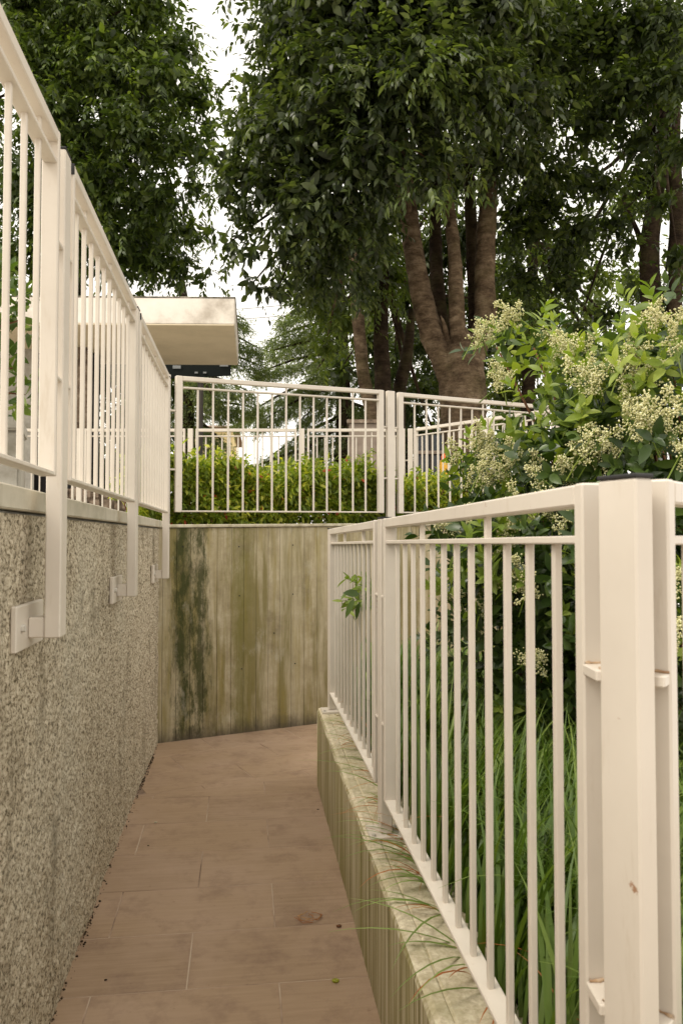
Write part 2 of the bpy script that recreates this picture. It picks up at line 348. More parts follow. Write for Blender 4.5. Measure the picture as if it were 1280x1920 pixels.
def tiles(parent, origin, d, rows, cols, tl, tw, off, clips, zf):
    n = (-d[1], d[0])
    for r in range(*rows):
        for c in range(*cols):
            a0 = c*tl+(off if r % 2 else 0)+GAP; a1 = a0+tl-2*GAP; b0 = r*tw+GAP; b1 = b0+tw-2*GAP
            poly = [(origin[0]+d[0]*a+n[0]*b, origin[1]+d[1]*a+n[1]*b) for a, b in ((a0, b0), (a1, b0), (a1, b1), (a0, b1))]
            for k in clips:
                poly = clip(poly, *k)
                if len(poly) < 3: break
            if len(poly) < 3: continue
            ar = abs(sum(poly[i][0]*poly[(i+1) % len(poly)][1]-poly[(i+1) % len(poly)][0]*poly[i][1] for i in range(len(poly))))/2
            if ar < .002: continue
            dz = random.uniform(-.0005, .0006)
            prism('tile', poly, lambda x, y: zf(x, y)+dz, .012, M_TILE, parent, .0015)
# crease line between ramp and landing: y = 4.305+.25*x
tiles(rampo, (-.17, 2.505), (1, 0), (-8, 7), (-2, 3), .578, .3275, -.289, [(-1, 0, .56), (1, 0, .50), (-.25, 1, 4.303)], lambda x, y: rz(y))
ldx = WD
tiles(lando, wall(0, 0), (WD.x, WD.y), (-7, 1), (-1, 9), .60, .325, .3, [(.25, -1, -4.307), (-WN.x*-1, WN.y, WN.dot(WA)+.02), (-1, 0, .56)], lambda x, y: ZL)
bed = prism('planting_bed', [(.55, .80), (2.95, 2.95), (3.9, 3.55), (3.9, 5.5), (.55, 4.4)], lambda x, y: -1.02+RS*(y-2.5)*.8, .3, M_SOIL, None); tag(bed, kind='structure')

# ------------------------------------------------------------------ stucco wall on the left
swall = thing('stucco_wall', (-.62, 1.5, -1.5), 'tall beige pebble-dashed retaining wall along the left side of the ramp', 'wall')
def vnoise(sh, cell, seed):
    r = np.random.default_rng(seed); gy, gx = int(sh[0]/cell)+3, int(sh[1]/cell)+3; gr = r.random((gy, gx))
    y = np.arange(sh[0])/cell; x = np.arange(sh[1])/cell; yi = y.astype(int); xi = x.astype(int); fy = (y-yi)[:, None]; fx = (x-xi)[None]
    fy = fy*fy*(3-2*fy); fx = fx*fx*(3-2*fx)
    return (gr[yi][:, xi]*(1-fy)*(1-fx)+gr[yi+1][:, xi]*fy*(1-fx)+gr[yi][:, xi+1]*(1-fy)*fx+gr[yi+1][:, xi+1]*fy*fx)
st = .0075; ny, nz = int(6.3/st), int(1.62/st)
hgt = .0085*vnoise((nz, ny), 1.9, 1)+.003*vnoise((nz, ny), 1.0, 2)+.008*vnoise((nz, ny), 14, 3)
yy, zz = np.meshgrid(-1.0+np.arange(ny)*st, -1.555+np.arange(nz)*st)
V = np.stack([-.562+hgt, yy, zz], -1).reshape(-1, 3)
ii = (np.arange(nz-1)[:, None]*ny+np.arange(ny-1)[None]).ravel()
T = np.concatenate([np.stack([ii, ii+1, ii+ny+1], 1), np.stack([ii, ii+ny+1, ii+ny], 1)])
from_np('render_face', V, T, M_STUCCO, swall, True)
from_bm('core', box_bm(-.80, -.564, -4, 5.40, -1.9, .0635), M_CONC, swall)
ys = [-1.6, -.1, 1.32, 2.30, 3.85, 5.27]
for i in range(len(ys)-1):
    z1a, z1b = .124-.005*(ys[i]-1.8)/1.2*.9, .124-.005*(ys[i+1]-1.8)/1.2*.9
    bm = bmesh.new(); x0, x1 = -.83, -.532; a, b = ys[i]+.0015, ys[i+1]-.0015
    hexa(bm, [(x0,a,.066),(x1,a,.066),(x1,b,.066),(x0,b,.066),(x0,a,z1a),(x1,a,z1a),(x1,b,z1b),(x0,b,z1b)], .004)
    from_bm('coping_stone', bm, M_COPING, swall)

# ------------------------------------------------------------------ board-marked back wall
bwall = thing('concrete_wall', (*wall(1.5), ZL), 'board-marked concrete wall with green moss streaks closing off the end of the ramp', 'wall')
def zt(s): return .064+.017*s/1.13*.9
from_bm('core', obox_bm(wall(LEN_W/2, .115), WD, LEN_W/2+.06, .10, ZL-.3, zt(0), 0, None, zt(LEN_W)), M_CONC, bwall)
s = -.06; k = 0
while s < LEN_W:
    w = random.choice((.088, .094, .098, .102, .09)); dpt = random.uniform(.0045, .0085); top = zt(s)-.001
    bm = obox_bm(wall(s+w/2, .0075), WD, w/2-.0008, .0075+dpt/2, ZL-.06, top, .0014)
    o = from_bm('board_mark', bm, M_BOARD, bwall); s += w; k += 1
for s0 in np.arange(-.06, LEN_W, 1.55):
    s1 = min(s0+1.548, LEN_W)
    from_bm('coping_strip', obox_bm(wall((s0+s1)/2, .10), WD, (s1-s0)/2, .122, zt(s0)+.001, zt(s0)+.022, .004, zt(s1)+.001, zt(s1)+.022), M_WALLTOP, bwall)
for (su, sv) in ((448, 1025), (449, 1117), (453, 1254), (549, 1114), (553, 1244), (345, 1260), (514, 1187), (549, 1022), (343, 1025)):
    r = at(su, sv, 1.0); den = WN.x*r.x+WN.y*r.y; t = (WN.dot(WA)-.0055)/den; q = r*t
    bm = bmesh.new(); bmesh.ops.create_cone(bm, cap_ends=True, segments=10, radius1=.0042, radius2=.0042, depth=.008)
    bmesh.ops.transform(bm, matrix=Matrix.Translation(q)@Matrix.Rotation(math.atan2(WD.y, WD.x), 4, 'Z')@Matrix.Rotation(math.pi/2, 4, 'X'), verts=bm.verts)
    from_bm('tie_hole_disc', bm, M_DARK, bwall)  # dark disc standing proud; the shade inside the hole is painted

# ------------------------------------------------------------------ low kerb wall carrying the right railing
kerb = thing('kerb_wall', (.5, 2.0, -1.45), 'low mossy concrete kerb edging the planting bed on the right of the ramp', 'kerb')
def kz(y): return -1.045+.0405*(y-1.4)
def kerb_piece(name, A, B, w, inward, z1a, z1b, zb, bev):
    d = (Vector(B)-Vector(A)); L = d.length; d.normalize(); n = Vector((-d.y, d.x))*inward
    bm = bmesh.new(); segs = max(2, int(L/.12)); r = random.Random(3)
    prof = [(0, zb), (0, -.016), (.006, -.004), (.018, 0), (.045, -.001), (.05, -.005), (.055, -.001), (w, 0), (w, zb)]
    rings = []
    for i in range(segs+1):
        t = i/segs; q = Vector(A)+d*L*t; zt_ = z1a+(z1b-z1a)*t; ring = []
        for (o, z) in prof:
            jo = r.uniform(-.0022, .0022) if z > -.5 else r.uniform(-.001, .001); jz = r.uniform(-.0018, .0018) if z > -.5 else 0
            p = q+n*(o+jo); ring.append(bm.verts.new((p.x, p.y, (zb if z == zb else zt_+z+jz))))
        rings.append(ring)
    for i in range(segs):
        for j in range(len(prof)-1): bm.faces.new([rings[i][j], rings[i][j+1], rings[i+1][j+1], rings[i+1][j]])
    bm.faces.new(rings[0]); bm.faces.new(rings[-1][::-1]); bmesh.ops.recalc_face_normals(bm, faces=bm.faces[:])
    return from_bm(name, bm, M_KERB, kerb)
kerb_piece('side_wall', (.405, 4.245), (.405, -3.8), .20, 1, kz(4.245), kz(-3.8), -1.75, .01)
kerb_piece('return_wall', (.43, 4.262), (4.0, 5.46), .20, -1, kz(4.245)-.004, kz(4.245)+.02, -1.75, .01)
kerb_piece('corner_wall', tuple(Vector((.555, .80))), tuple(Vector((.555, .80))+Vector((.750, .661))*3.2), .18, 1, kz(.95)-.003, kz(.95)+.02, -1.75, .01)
sp_ = prism('side_path', [(.60, -4), (3.9, -4), (3.9, 3.55), (2.95, 2.93), (.60, .86)], lambda x, y: -1.40, .2, M_GROUT, None); tag(sp_, kind='structure')
# rounded nose where the two kerbs meet
bm = bmesh.new(); bmesh.ops.create_cone(bm, cap_ends=True, segments=20, radius1=.055, radius2=.055, depth=.86)
bmesh.ops.bevel(bm, geom=[e for e in bm.edges if all(v.co.z > 0 for v in e.verts)], offset=.014, segments=2, affect='EDGES')
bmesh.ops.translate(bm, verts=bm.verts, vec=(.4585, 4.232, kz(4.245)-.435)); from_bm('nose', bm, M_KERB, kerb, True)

# ------------------------------------------------------------------ railings
def bar_mesh(w):
    bm = bmesh.new(); c = w*.16; h = w/2
    pr = [(-h+c, -h), (h-c, -h), (h, -h+c), (h, h-c), (h-c, h), (-h+c, h), (-h, h-c), (-h, -h+c)]
    b = [bm.verts.new((x, y, 0)) for x, y in pr]; t = [bm.verts.new((x, y, 1)) for x, y in pr]
    for i in range(8): bm.faces.new([b[i], b[(i+1) % 8], t[(i+1) % 8], t[i]])
    bm.faces.new(b[::-1]); bm.faces.new(t); me = bpy.data.meshes.new('bar'); bm.to_mesh(me); bm.free(); me.materials.append(M_PAINT); return me
BAR = bar_mesh(.0128)
def put_bar(name, me, root, x, y, z0, z1, rot):
    o = link(name, me, root); o.location = (x, y, z0); o.scale = (1, 1, z1-z0); o.rotation_euler = (0, 0, rot); return o
def panel(root, A, B, tA, tB, bA, bB, nb, conn, w=.043, stile=.018, me=BAR, far=False):
    A = Vector(A); B = Vector(B); d = B-A; L = d.length; d.normalize(); rot = math.atan2(d.y, d.x); mid = (A+B)/2
    T = lambda s: tA+(tB-tA)*s/L; Bt = lambda s: bA+(bB-bA)*s/L
    for s in (stile/2, L-stile/2):
        q = A+d*s; from_bm('stile', obox_bm(q, d, stile/2, w/2, Bt(s), T(s), .003), M_PAINT, root)
    def rail(name, o0, o1, ww, fromtop, bev):
        f = T if fromtop else Bt; hl = L/2-stile-.0005
        from_bm(name, obox_bm(mid, d, hl, ww/2, f(stile)+o0, f(stile)+o1, bev, f(L-stile)+o0, f(L-stile)+o1), M_PAINT, root)
    rail('top_rail', -.031, -.001, w-.001, True, .003)
    rail('second_rail', -.084, -.072, w*.8, True, .002)
    rail('bottom_rail', .001, .0115, w-.001, False, .002)
    for i in range(nb):
        s = stile+(L-2*stile)*(i+1)/(nb+1); q = A+d*s
        put_bar('bar', me, root, q.x, q.y, Bt(s)+.011, T(s)-.0835, rot)
        if i+1 in conn: put_bar('connector', me, root, q.x, q.y, T(s)-.0725, T(s)-.0305, rot)
def post(root, c, d, z0, z1, cap=True, hl=.033, hw=.0195):
    p = from_bm('post', obox_bm(c, d, hl, hw, z0, z1, .003), M_PAINT, root)
    if cap: from_bm('cap', obox_bm(c, d, hl+.0008, hw+.0008, z1+.0003, z1+.006, .0015), M_CAP, p)
    return p
def bracket(root, A, B, z, w=.034, th=.009):
    """small welded lug, slightly curved, between stile and post"""
    A = Vector(A); B = Vector(B); d = B-A; L = d.length; d.normalize()
    from_bm('bracket', obox_bm((A+B)/2, d, L/2, w/2, z-th/2, z+th/2, .002), M_PAINT, root)
def bolt(parent, loc, axis, r=.008, h=.008):
    bm = bmesh.new(); bmesh.ops.create_cone(bm, cap_ends=True, segments=6, radius1=r, radius2=r*.9, depth=h)
    m = Vector(axis).to_track_quat('Z', 'Y').to_matrix().to_4x4(); bmesh.ops.transform(bm, matrix=Matrix.Translation(loc)@m, verts=bm.verts)
    from_bm('bolt', bm, M_BOLT, parent)

# left railing, side-mounted on the stucco wall
lr = thing('railing', (-.475, 2.0, -.25), 'cream metal railing bolted to the side of the pebble-dashed wall on the left', 'railing', 'cream bar railings')
LX = -.4755
for pc in (.62, 2.064, 3.448, 4.907):
    p = post(lr, (LX, pc), (0, 1), -.253, 1.0)
    from_bm('bracket_arm', box_bm(-.535, LX-.0195, pc-.028, pc+.028, -.2525, -.201, .003), M_PAINT, p)
    pl = from_bm('wall_plate', box_bm(-.5505, -.5355, pc-.125, pc+.125, -.278, -.166, .003), M_PAINT, p)
    for sg in (-1, 1): bolt(p, (-.531, pc+sg*.082, -.222), (1, 0, 0), .010, .010)
for (a, b, zt0, zt1) in ((.69, 1.972, 1.003, 1.008), (2.128, 3.378, 1.008, 1.003), (3.512, 4.838, 1.003, 1.012)):
    panel(lr, (LX, a), (LX, b), zt0, zt1, .150, .150, 10, (2, 6, 10), w=.041)
    from_bm('end_cap', box_bm(LX-.0215, LX+.0215, a-.004, a-.0005, zt0-.03, zt0-.001), M_CAP, lr)
for (a, b) in ((1.972, 2.031), (2.097, 2.128), (3.378, 3.415), (3.481, 3.512), (4.838, 4.874)):
    for z in (.40, .74): bracket(lr, (LX, a), (LX, b), z)

# right railing, standing on the kerb and turning the corner beside the camera
rr = thing('railing', (.478, 2.6, -1.0), 'cream metal railing on the mossy kerb at right, turning at the near corner post', 'railing', 'cream bar railings')
RX = .478
r17 = (-.289, .957)
post(rr, (.480, .928), r17, kz(.928)+.009, .0735, True, .033, .015)
post(rr, (RX, 2.602), (0, 1), kz(2.6)+.009, .064)
post(rr, (RX, 4.185), (0, 1), kz(4.185)+.009, .046, True)
for y in (.942, 2.602, 4.165):
    pl = from_bm('base_plate', box_bm(RX-.058, RX+.058, y-.06, y+.06, kz(y)-.006, kz(y)+.009, .002), M_PAINT, rr)
    for sx_ in (-1, 1): bolt(rr, (RX+sx_*.045, y-.042, kz(y)+.012), (0, 0, 1), .007, .008)
panel(rr, (RX, 1.003), (RX, 2.515), .075, .063, -.893, -.858, 12, (4, 9), stile=.026)
panel(rr, (RX, 2.690), (RX, 4.130), .062, .047, -.856, -.832, 11, (3, 8), stile=.026)
E2 = Vector((.750, .661)).normalized(); A2 = Vector((.517, .931)); B2 = A2+E2*1.5
panel(rr, A2, B2, .0745, .0745, -.893, -.893, 12, (4, 9), stile=.026)
post(rr, B2+E2*.06, E2, -1.05, .0745)
for z in (-.178, -.60):
    bracket(rr, (RX-.006, .950), (RX, 1.003), z, .043, .015); bracket(rr, (.500, .914), A2, z, .040, .015)
    bracket(rr, (RX, 2.515), (RX, 2.569), z-.02); bracket(rr, (RX, 2.635), (RX, 2.690), z-.02); bracket(rr, (RX, 4.130), (RX, 4.152), z-.02)

M_RUST = mat('rusty_weld', (.34, .20, .11), .9, .1, b_conc((.22, .10, .045), (.45, .31, .19), (.62, .52, .41), 40))
for z in (-.178, -.60):
    for (a, b) in (((RX-.019, 1.001), (RX+.016, 1.001)), ((RX-.020, .958), (RX+.004, .965)), ((A2.x+.012, A2.y-.016), (A2.x-.010, A2.y+.012))):
        n_ = 7; pts = [(a[0]+(b[0]-a[0])*i/n_+random.uniform(-.001, .001), a[1]+(b[1]-a[1])*i/n_+random.uniform(-.001, .001), z+.0085+random.uniform(-.0008, .0012)) for i in range(n_+1)]
        V, T = tube_np(pts, [random.uniform(.0014, .003) for _ in pts], 6); from_np('weld_bead', V, T, M_RUST, rr, True)

# railing on top of the back wall
br = thing('railing', (*wall(1.5, .06), .1), 'cream metal railing standing on the moss-streaked back wall in front of the hedge', 'railing', 'cream bar railings')
def wp(x, t=.045): s = (x-WA.x)/WD.x; return wall(s, t)
panel(br, wp(-.443), wp(1.087), 1.098, 1.143, .172, .190, 13, (2, 7, 12), w=.040, stile=.045)
panel(br, wp(1.212), wp(2.779), 1.140, 1.160, .190, .200, 13, (2, 7, 12), w=.040, stile=.045)
post(br, wp(-.492), WD, .085, 1.098, False, .012, .03); post(br, wp(1.149), WD, .11, 1.143, False); post(br, wp(2.842), WD, .13, 1.163, False)
for (a, b) in ((-.480, -.443), (1.087, 1.120), (1.180, 1.212), (2.779, 2.812)):
    for z in (.46, .86): bracket(br, wp(a), wp(b), z, .02, .012)

# railing behind the hedge
fr = thing('railing', at(560, 1000, 8), 'distant cream railing behind the green hedge, bending towards the right', 'railing', 'cream bar railings')
BARF = bar_mesh(.013)
ups = [-60, 149, 357, 566, 769]
def g2(u, d): q = at(u, 900, d); return (q.x, q.y)
for i in range(4):
    a, b = g2(ups[i]+10, 8.0), g2(ups[i+1]-10, 8.0)
    panel(fr, a, b, 1.13, 1.13, .16, .16, 11, (4, 8), w=.04, stile=.02, me=BARF)
fd = Vector(g2(600, 8))-Vector(g2(500, 8)); fd.normalize()
for u in ups: post(fr, g2(u, 8.0), fd, .06, 1.13, False, .026, .02)
for u in ups[1:]:
    for z in (.35, .80): bracket(fr, g2(u-10, 8), g2(u-4.7, 8), z, .015, .012); bracket(fr, g2(u+4.7, 8), g2(u+10, 8), z, .015, .012)
A, B = Vector(g2(779, 7.96)), Vector(g2(1068, 6.80)); dd = B-A
for (t0, t1) in ((.0, .48), (.52, .985)): panel(fr, A+dd*t0, A+dd*t1, 1.13+.03*t0, 1.13+.03*t1, .16, .16, 11, (4, 8), w=.04, stile=.02, me=BARF)
post(fr, A+dd*.5, dd.normalized(), .06, 1.145, False, .02, .02)

# ------------------------------------------------------------------ building with the flat canopy, far left
bd = thing('building', at(40, 1000, 10), 'flat-roofed cream building with a deep projecting canopy at left', 'building')
def poly_slab(name, pts, z0, z1, m, parent, bev=.006):
    bm = bmesh.new(); n = len(pts); b = [bm.verts.new((p[0], p[1], z0)) for p in pts]; t = [bm.verts.new((p[0], p[1], z1)) for p in pts]
    bm.faces.new(b[::-1]); bm.faces.new(t)
    for i in range(n): bm.faces.new([b[i], b[(i+1) % n], t[(i+1) % n], t[i]])
    bmesh.ops.recalc_face_normals(bm, faces=bm.faces[:])
    if bev: bmesh.ops.bevel(bm, geom=bm.edges[:], offset=bev, segments=2, affect='EDGES')
    return from_bm(name, bm, m, parent)
cz = (HOR-604)/FPX*8.6
cp = [g2(-420, 8.50), g2(439, 8.62), g2(446, 10.62), g2(-300, 10.5)]
can = poly_slab('canopy', cp, cz, cz+.30, M_CANOPY, bd, .008)
cc = Vector((sum(p[0] for p in cp)/4, sum(p[1] for p in cp)/4)); ins = [tuple(cc+(Vector(p)-cc)*.996) for p in cp]
poly_slab('soffit', ins, cz-.012, cz+.001, M_SOFFIT, can, 0)
poly_slab('roof_edge', [tuple(cc+(Vector(p)-cc)*1.0035) for p in cp], cz+.295, cz+.312, M_STAIN, can, .003)
poly_slab('wall', [g2(-420, 9.6), g2(64, 9.7), g2(78, 14), g2(-420, 14)], .05, cz-.013, M_CONC, bd, 0)
poly_slab('doorway_shade', [g2(64.5, 9.9), g2(135, 9.95), g2(138, 10.6), g2(64.5, 10.6)], .05, cz-.013, M_DARK, bd, 0)  # solid near-black block, the recess shade under the canopy put into its colour
poly_slab('stone_column', [g2(136, 9.6), g2(163, 9.62), g2(166, 10.0), g2(138, 10.0)], .05, cz-.013, M_STONE, bd, .01)
poly_slab('dark_gap', [g2(168, 9.9), g2(184, 9.92), g2(186, 10.3), g2(168, 10.3)], .05, cz-.013, M_DARK, bd, .01)  # near-black block painting the shaded gap beside the stone column
# mottled rubble wall at the foot of the building
rw = thing('rubble_wall', at(180, 1000, 9.0), 'low mottled rubble wall seen through the gap under the left railing', 'wall')
rnd = random.Random(5); us = 100
from_bm('core', hexa(bmesh.new(), [(*g2(98, 8.95), .05), (*g2(246, 8.95), .05), (*g2(246, 9.2), .05), (*g2(98, 9.2), .05), (*g2(98, 8.95), .60), (*g2(246, 8.95), .44), (*g2(246, 9.2), .44), (*g2(98, 9.2), .60)]), M_STONE, rw)
for row in range(4):
    u = 98+rnd.uniform(0, 6)
    while u < 240:
        w = rnd.uniform(14, 27); z0 = .06+row*.13; z1 = z0+.12
        if z1 < .62-.16*(u-98)/148+.06:
            o = poly_slab('stone', [g2(u, 8.93+rnd.uniform(-.03, .01)), g2(u+w-1.5, 8.93+rnd.uniform(-.03, .01)), g2(u+w-1.5, 9.1), g2(u, 9.1)], z0, z1, M_STONE, rw, .015)
        u += w
pier = thing('concrete_pier', at(10, 1000, 3.3), 'short square grey concrete pier behind the nearest part of the left railing', 'pier')
pz = (HOR-782)/FPX*3.3
poly_slab('shaft', [g2(-130, 3.22), g2(36, 3.28), g2(48, 3.62), g2(-110, 3.62)], .05, pz-.06, M_CONC, pier, .008)
poly_slab('cap', [g2(-134, 3.19), g2(39, 3.25), g2(51, 3.66), g2(-114, 3.66)], pz-.059, pz, M_CONC, pier, .008)

# ------------------------------------------------------------------ far things between hedge and trees
sg = thing('road_sign', at(376, 1000, 12), 'dark back of a sign panel on a pole, half hidden behind the cream canopy', 'sign')
q = at(376, 720, 12.06)
tube('pole', [(q.x, q.y, .05), (q.x, q.y, 1.5), (q.x, q.y, 3.3)], [.045, .045, .045], M_POLE, sg, 12, 0, 1)
z0, z1 = (HOR-707)/FPX*12, (HOR-640)/FPX*12
pa = [g2(290, 11.94), g2(432, 11.96), g2(432, 11.99), g2(290, 11.97)]
pn = hexa(bmesh.new(), [(*pa[0], z0-.03), (*pa[1], z0+.03), (*pa[2], z0+.03), (*pa[3], z0-.03), (*pa[0], z1), (*pa[1], z1), (*pa[2], z1), (*pa[3], z1)], .004)
pn = from_bm('panel', pn, M_SIGN, sg)
for u0, u1, va, vb in ((324, 339, 685, 691), (412, 428, 683, 687)):
    a, b = at(u0, va, 11.93), at(u1, vb, 11.93)
    from_bm('sticker', hexa(bmesh.new(), [(a.x, a.y, b.z), (b.x, b.y, b.z), (b.x, b.y+.008, b.z), (a.x, a.y+.008, b.z), (a.x, a.y, a.z), (b.x, b.y, a.z), (b.x, b.y+.008, a.z), (a.x, a.y+.008, a.z)]), M_STICK, pn)
for u0, u1 in ((365, 371), (381, 387)):
    a, b = at(u0, 697, 11.92), at(u1, 700, 11.92)
    from_bm('clamp', hexa(bmesh.new(), [(a.x, a.y, b.z), (b.x, b.y, b.z), (b.x, b.y+.05, b.z), (a.x, a.y+.05, b.z), (a.x, a.y, a.z), (b.x, b.y, a.z), (b.x, b.y+.05, a.z), (a.x, a.y+.05, a.z)]), M_STICK, sg)

cb = thing('utility_cabinet', at(684, 1000, 9.6), 'tall taupe cabinet standing between the far railing and the tree trunk', 'cabinet')
poly_slab('body', [g2(654, 9.5), g2(716, 9.5), g2(716, 9.85), g2(655, 9.85)], .05, (HOR-793)/FPX*9.5, M_CAB, cb, .006)
poly_slab('lid', [g2(650, 9.47), g2(719, 9.47), g2(719, 9.9), g2(651, 9.9)], (HOR-793)/FPX*9.5+.001, (HOR-786)/FPX*9.5, M_STONE, cb, .004)
poly_slab('door', [g2(662, 9.485), g2(708, 9.485), g2(708, 9.499), g2(662, 9.499)], .2, (HOR-800)/FPX*9.5, M_CAB, cb, .003)

ho = thing('house', at(420, 1000, 30), 'pale yellow house with a brown pitched roof far behind the hedge', 'house')
poly_slab('wall', [g2(330, 30), g2(436, 30), g2(444, 36), g2(345, 36)], .05, (HOR-803)/FPX*30, M_YWALL, ho, 0)
rzv = (HOR-803)/FPX*30; a, b, c, d = [Vector((*g2(u, dd_), rzv+.01)) for u, dd_ in ((322, 29.6), (447, 29.6), (456, 36.4), (338, 36.4))]
bm = bmesh.new(); r1 = (a+d)/2+Vector((.8, 0, .55)); r2 = (b+c)/2+Vector((-.8, 0, .55))
vs = [bm.verts.new(x) for x in (a, b, c, d, r1, r2)]
for f in ((0, 1, 5, 4), (2, 3, 4, 5), (1, 2, 5), (3, 0, 4), (3, 2, 1, 0)): bm.faces.new([vs[i] for i in f])
from_bm('roof', bm, M_ROOF, ho)
for u in (350, 385): poly_slab('window', [g2(u, 29.96), g2(u+14, 29.96), g2(u+14, 29.99), g2(u, 29.99)], 2.2, 3.4, M_GLASS, ho, 0)

ym = thing('marker_post', at(829, 1000, 10), 'yellow post with an orange top behind the far railing', 'post')
q = at(831, 900, 10)
V, T = tube_np([(q.x, q.y, .05), (q.x, q.y, .9), (q.x, q.y, 1.0)], [.035, .055, .045], 12); from_np('post', V, T, M_YEL, ym, True)
V, T = tube_np([(q.x, q.y, 1.001), (q.x, q.y, 1.05), (q.x, q.y, 1.09)], [.028, .028, .018], 12); from_np('lamp', V, T, M_ORG, ym, True)
ki = thing('kiosk', at(810, 1000, 11), 'dark glazed kiosk behind the corner of the far railing', 'kiosk')
poly_slab('glass', [g2(781, 10.9), g2(850, 10.9), g2(850, 11.6), g2(781, 11.6)], .06, (HOR-815)/FPX*10.9, M_GLASS, ki, 0)
for u in (779, 806, 840): poly_slab('frame_post', [g2(u, 10.85), g2(u+4, 10.85), g2(u+4, 10.89), g2(u, 10.89)], .06, (HOR-812)/FPX*10.9, M_POLE, ki, 0)
poly_slab('ledge', [g2(776, 10.8), g2(856, 10.8), g2(856, 10.84), g2(776, 10.84)], (HOR-852)/FPX*10.9, (HOR-846)/FPX*10.9, M_CAB, ki, 0)

ca = thing('parked_car', at(292, 1000, 15), 'bright red parked car glimpsed low between the railings at the wall corner', 'car')
def carbox(name, u0, u1, z0, z1, d0, d1, m, bev, par=ca): return poly_slab(name, [g2(u0, d0), g2(u1, d0), g2(u1+3, d1), g2(u0+5, d1)], z0, z1, m, par, bev)
body = carbox('body', 150, 345, .28, .78, 15, 16.7, M_RED, .10)
carbox('cabin', 185, 300, .77, 1.30, 15.15, 16.5, M_GLASS, .14); carbox('roof', 195, 290, 1.295, 1.36, 15.2, 16.4, M_RED, .02)
for u in (272, 330): carbox('headlight', u-6, u+4, .50, .64, 14.97, 15.1, M_WHITE, .02)
for u in (185, 310):
    q = at(u, 1000, 15.02); bm = bmesh.new(); bmesh.ops.create_cone(bm, cap_ends=True, segments=20, radius1=.3, radius2=.3, depth=.2)
    bmesh.ops.transform(bm, matrix=Matrix.Translation((q.x, q.y+.1, .36))@Matrix.Rotation(math.pi/2, 4, 'X'), verts=bm.verts); from_bm('wheel', bm, M_DARK, ca)

# ------------------------------------------------------------------ foliage
def ell_pts(c, r, n, shell=.5, rng=RNG):
    u = rand_unit(n, rng); k = (shell+(1-shell)*rng.random(n))**1.0
    return np.array(c)+u*k[:, None]*np.array(r), u
def sprays(clumps, per_m3, tw_len, nleaf, ln, wd, rng, droop=.5, fullness=1.0, spread=.8, bend=.25):
    """twigs spread through the clumps, each with alternate leaves"""
    P, D = [], []
    for (c, r) in clumps:
        r = np.array(r if hasattr(r, '__len__') else (r, r, r*.85)); vol = 4.19*r[0]*r[1]*r[2]
        n = max(6, int(per_m3*vol*fullness)); p, u = ell_pts(c, r, n, .25, rng)
        d = u*1.0+rng.normal(size=(n, 3))*.55; d[:, 2] -= droop*rng.random(n); P.append(p); D.append(norm(d))
    P = np.concatenate(P); D = np.concatenate(D); n = len(P)
    t = (np.arange(nleaf)+.6)/nleaf
    L = tw_len*(.6+.8*rng.random(n))
    pos = P[:, None]+D[:, None]*(L[:, None]*t)[..., None]; pos[..., 2] -= (L[:, None]*t**2)*.25*droop
    side = norm(np.cross(D, np.array((0, 0, 1.))+rng.normal(size=(n, 3))*.25))
    sgn = np.where(np.arange(nleaf) % 2 == 0, 1., -1.)
    dr = D[:, None]*.75+side[:, None]*(sgn*spread)[None, :, None]+rng.normal(size=(n, nleaf, 3))*.22; dr[..., 2] -= droop*.55
    nr = np.cross(side, D)[:, None]*1.0+rng.normal(size=(n, nleaf, 3))*.35; nr[..., 2] += .6
    m = n*nleaf; sz = .5+.85*rng.random(m)
    return leaves_np(pos.reshape(-1, 3), dr.reshape(-1, 3), nr.reshape(-1, 3), ln*sz, wd*sz*(.85+.3*rng.random(m)), bend, .25)
def core_leaves(clumps, per_m3, ln, wd, rng):
    P = []
    for (c, r) in clumps:
        r = np.array(r if hasattr(r, '__len__') else (r, r, r*.85)); n = max(4, int(per_m3*4.19*r[0]*r[1]*r[2])); p, u = ell_pts(c, r*.8, n, .0, rng); P.append(p)
    P = np.concatenate(P); n = len(P); d = rng.normal(size=(n, 3)); d[:, 2] -= .6; nr = rng.normal(size=(n, 3)); nr[:, 2] += .5
    return leaves_np(P, d, nr, ln*(.7+.6*rng.random(n)), wd*(.7+.6*rng.random(n)), .2, .2)
def C(lst): return [(tuple(at(u, v, d)), r) for (u, v, d, r) in lst]
def stem(u, v, d): return tuple(at(u, v, d))
def limbs_to(root, start, clumps, m, r0, rng, frac=1.0, name='limb'):
    s = Vector(start)
    for (c, r) in clumps:
        if rng.random() > frac: continue
        c = Vector(c); md = s.lerp(c, .5)+Vector((rng.normal()*.15, rng.normal()*.15, -.12))
        tube(name, [s, md, c], [r0, r0*.55, r0*.15], m, root, 7, 0, 4)

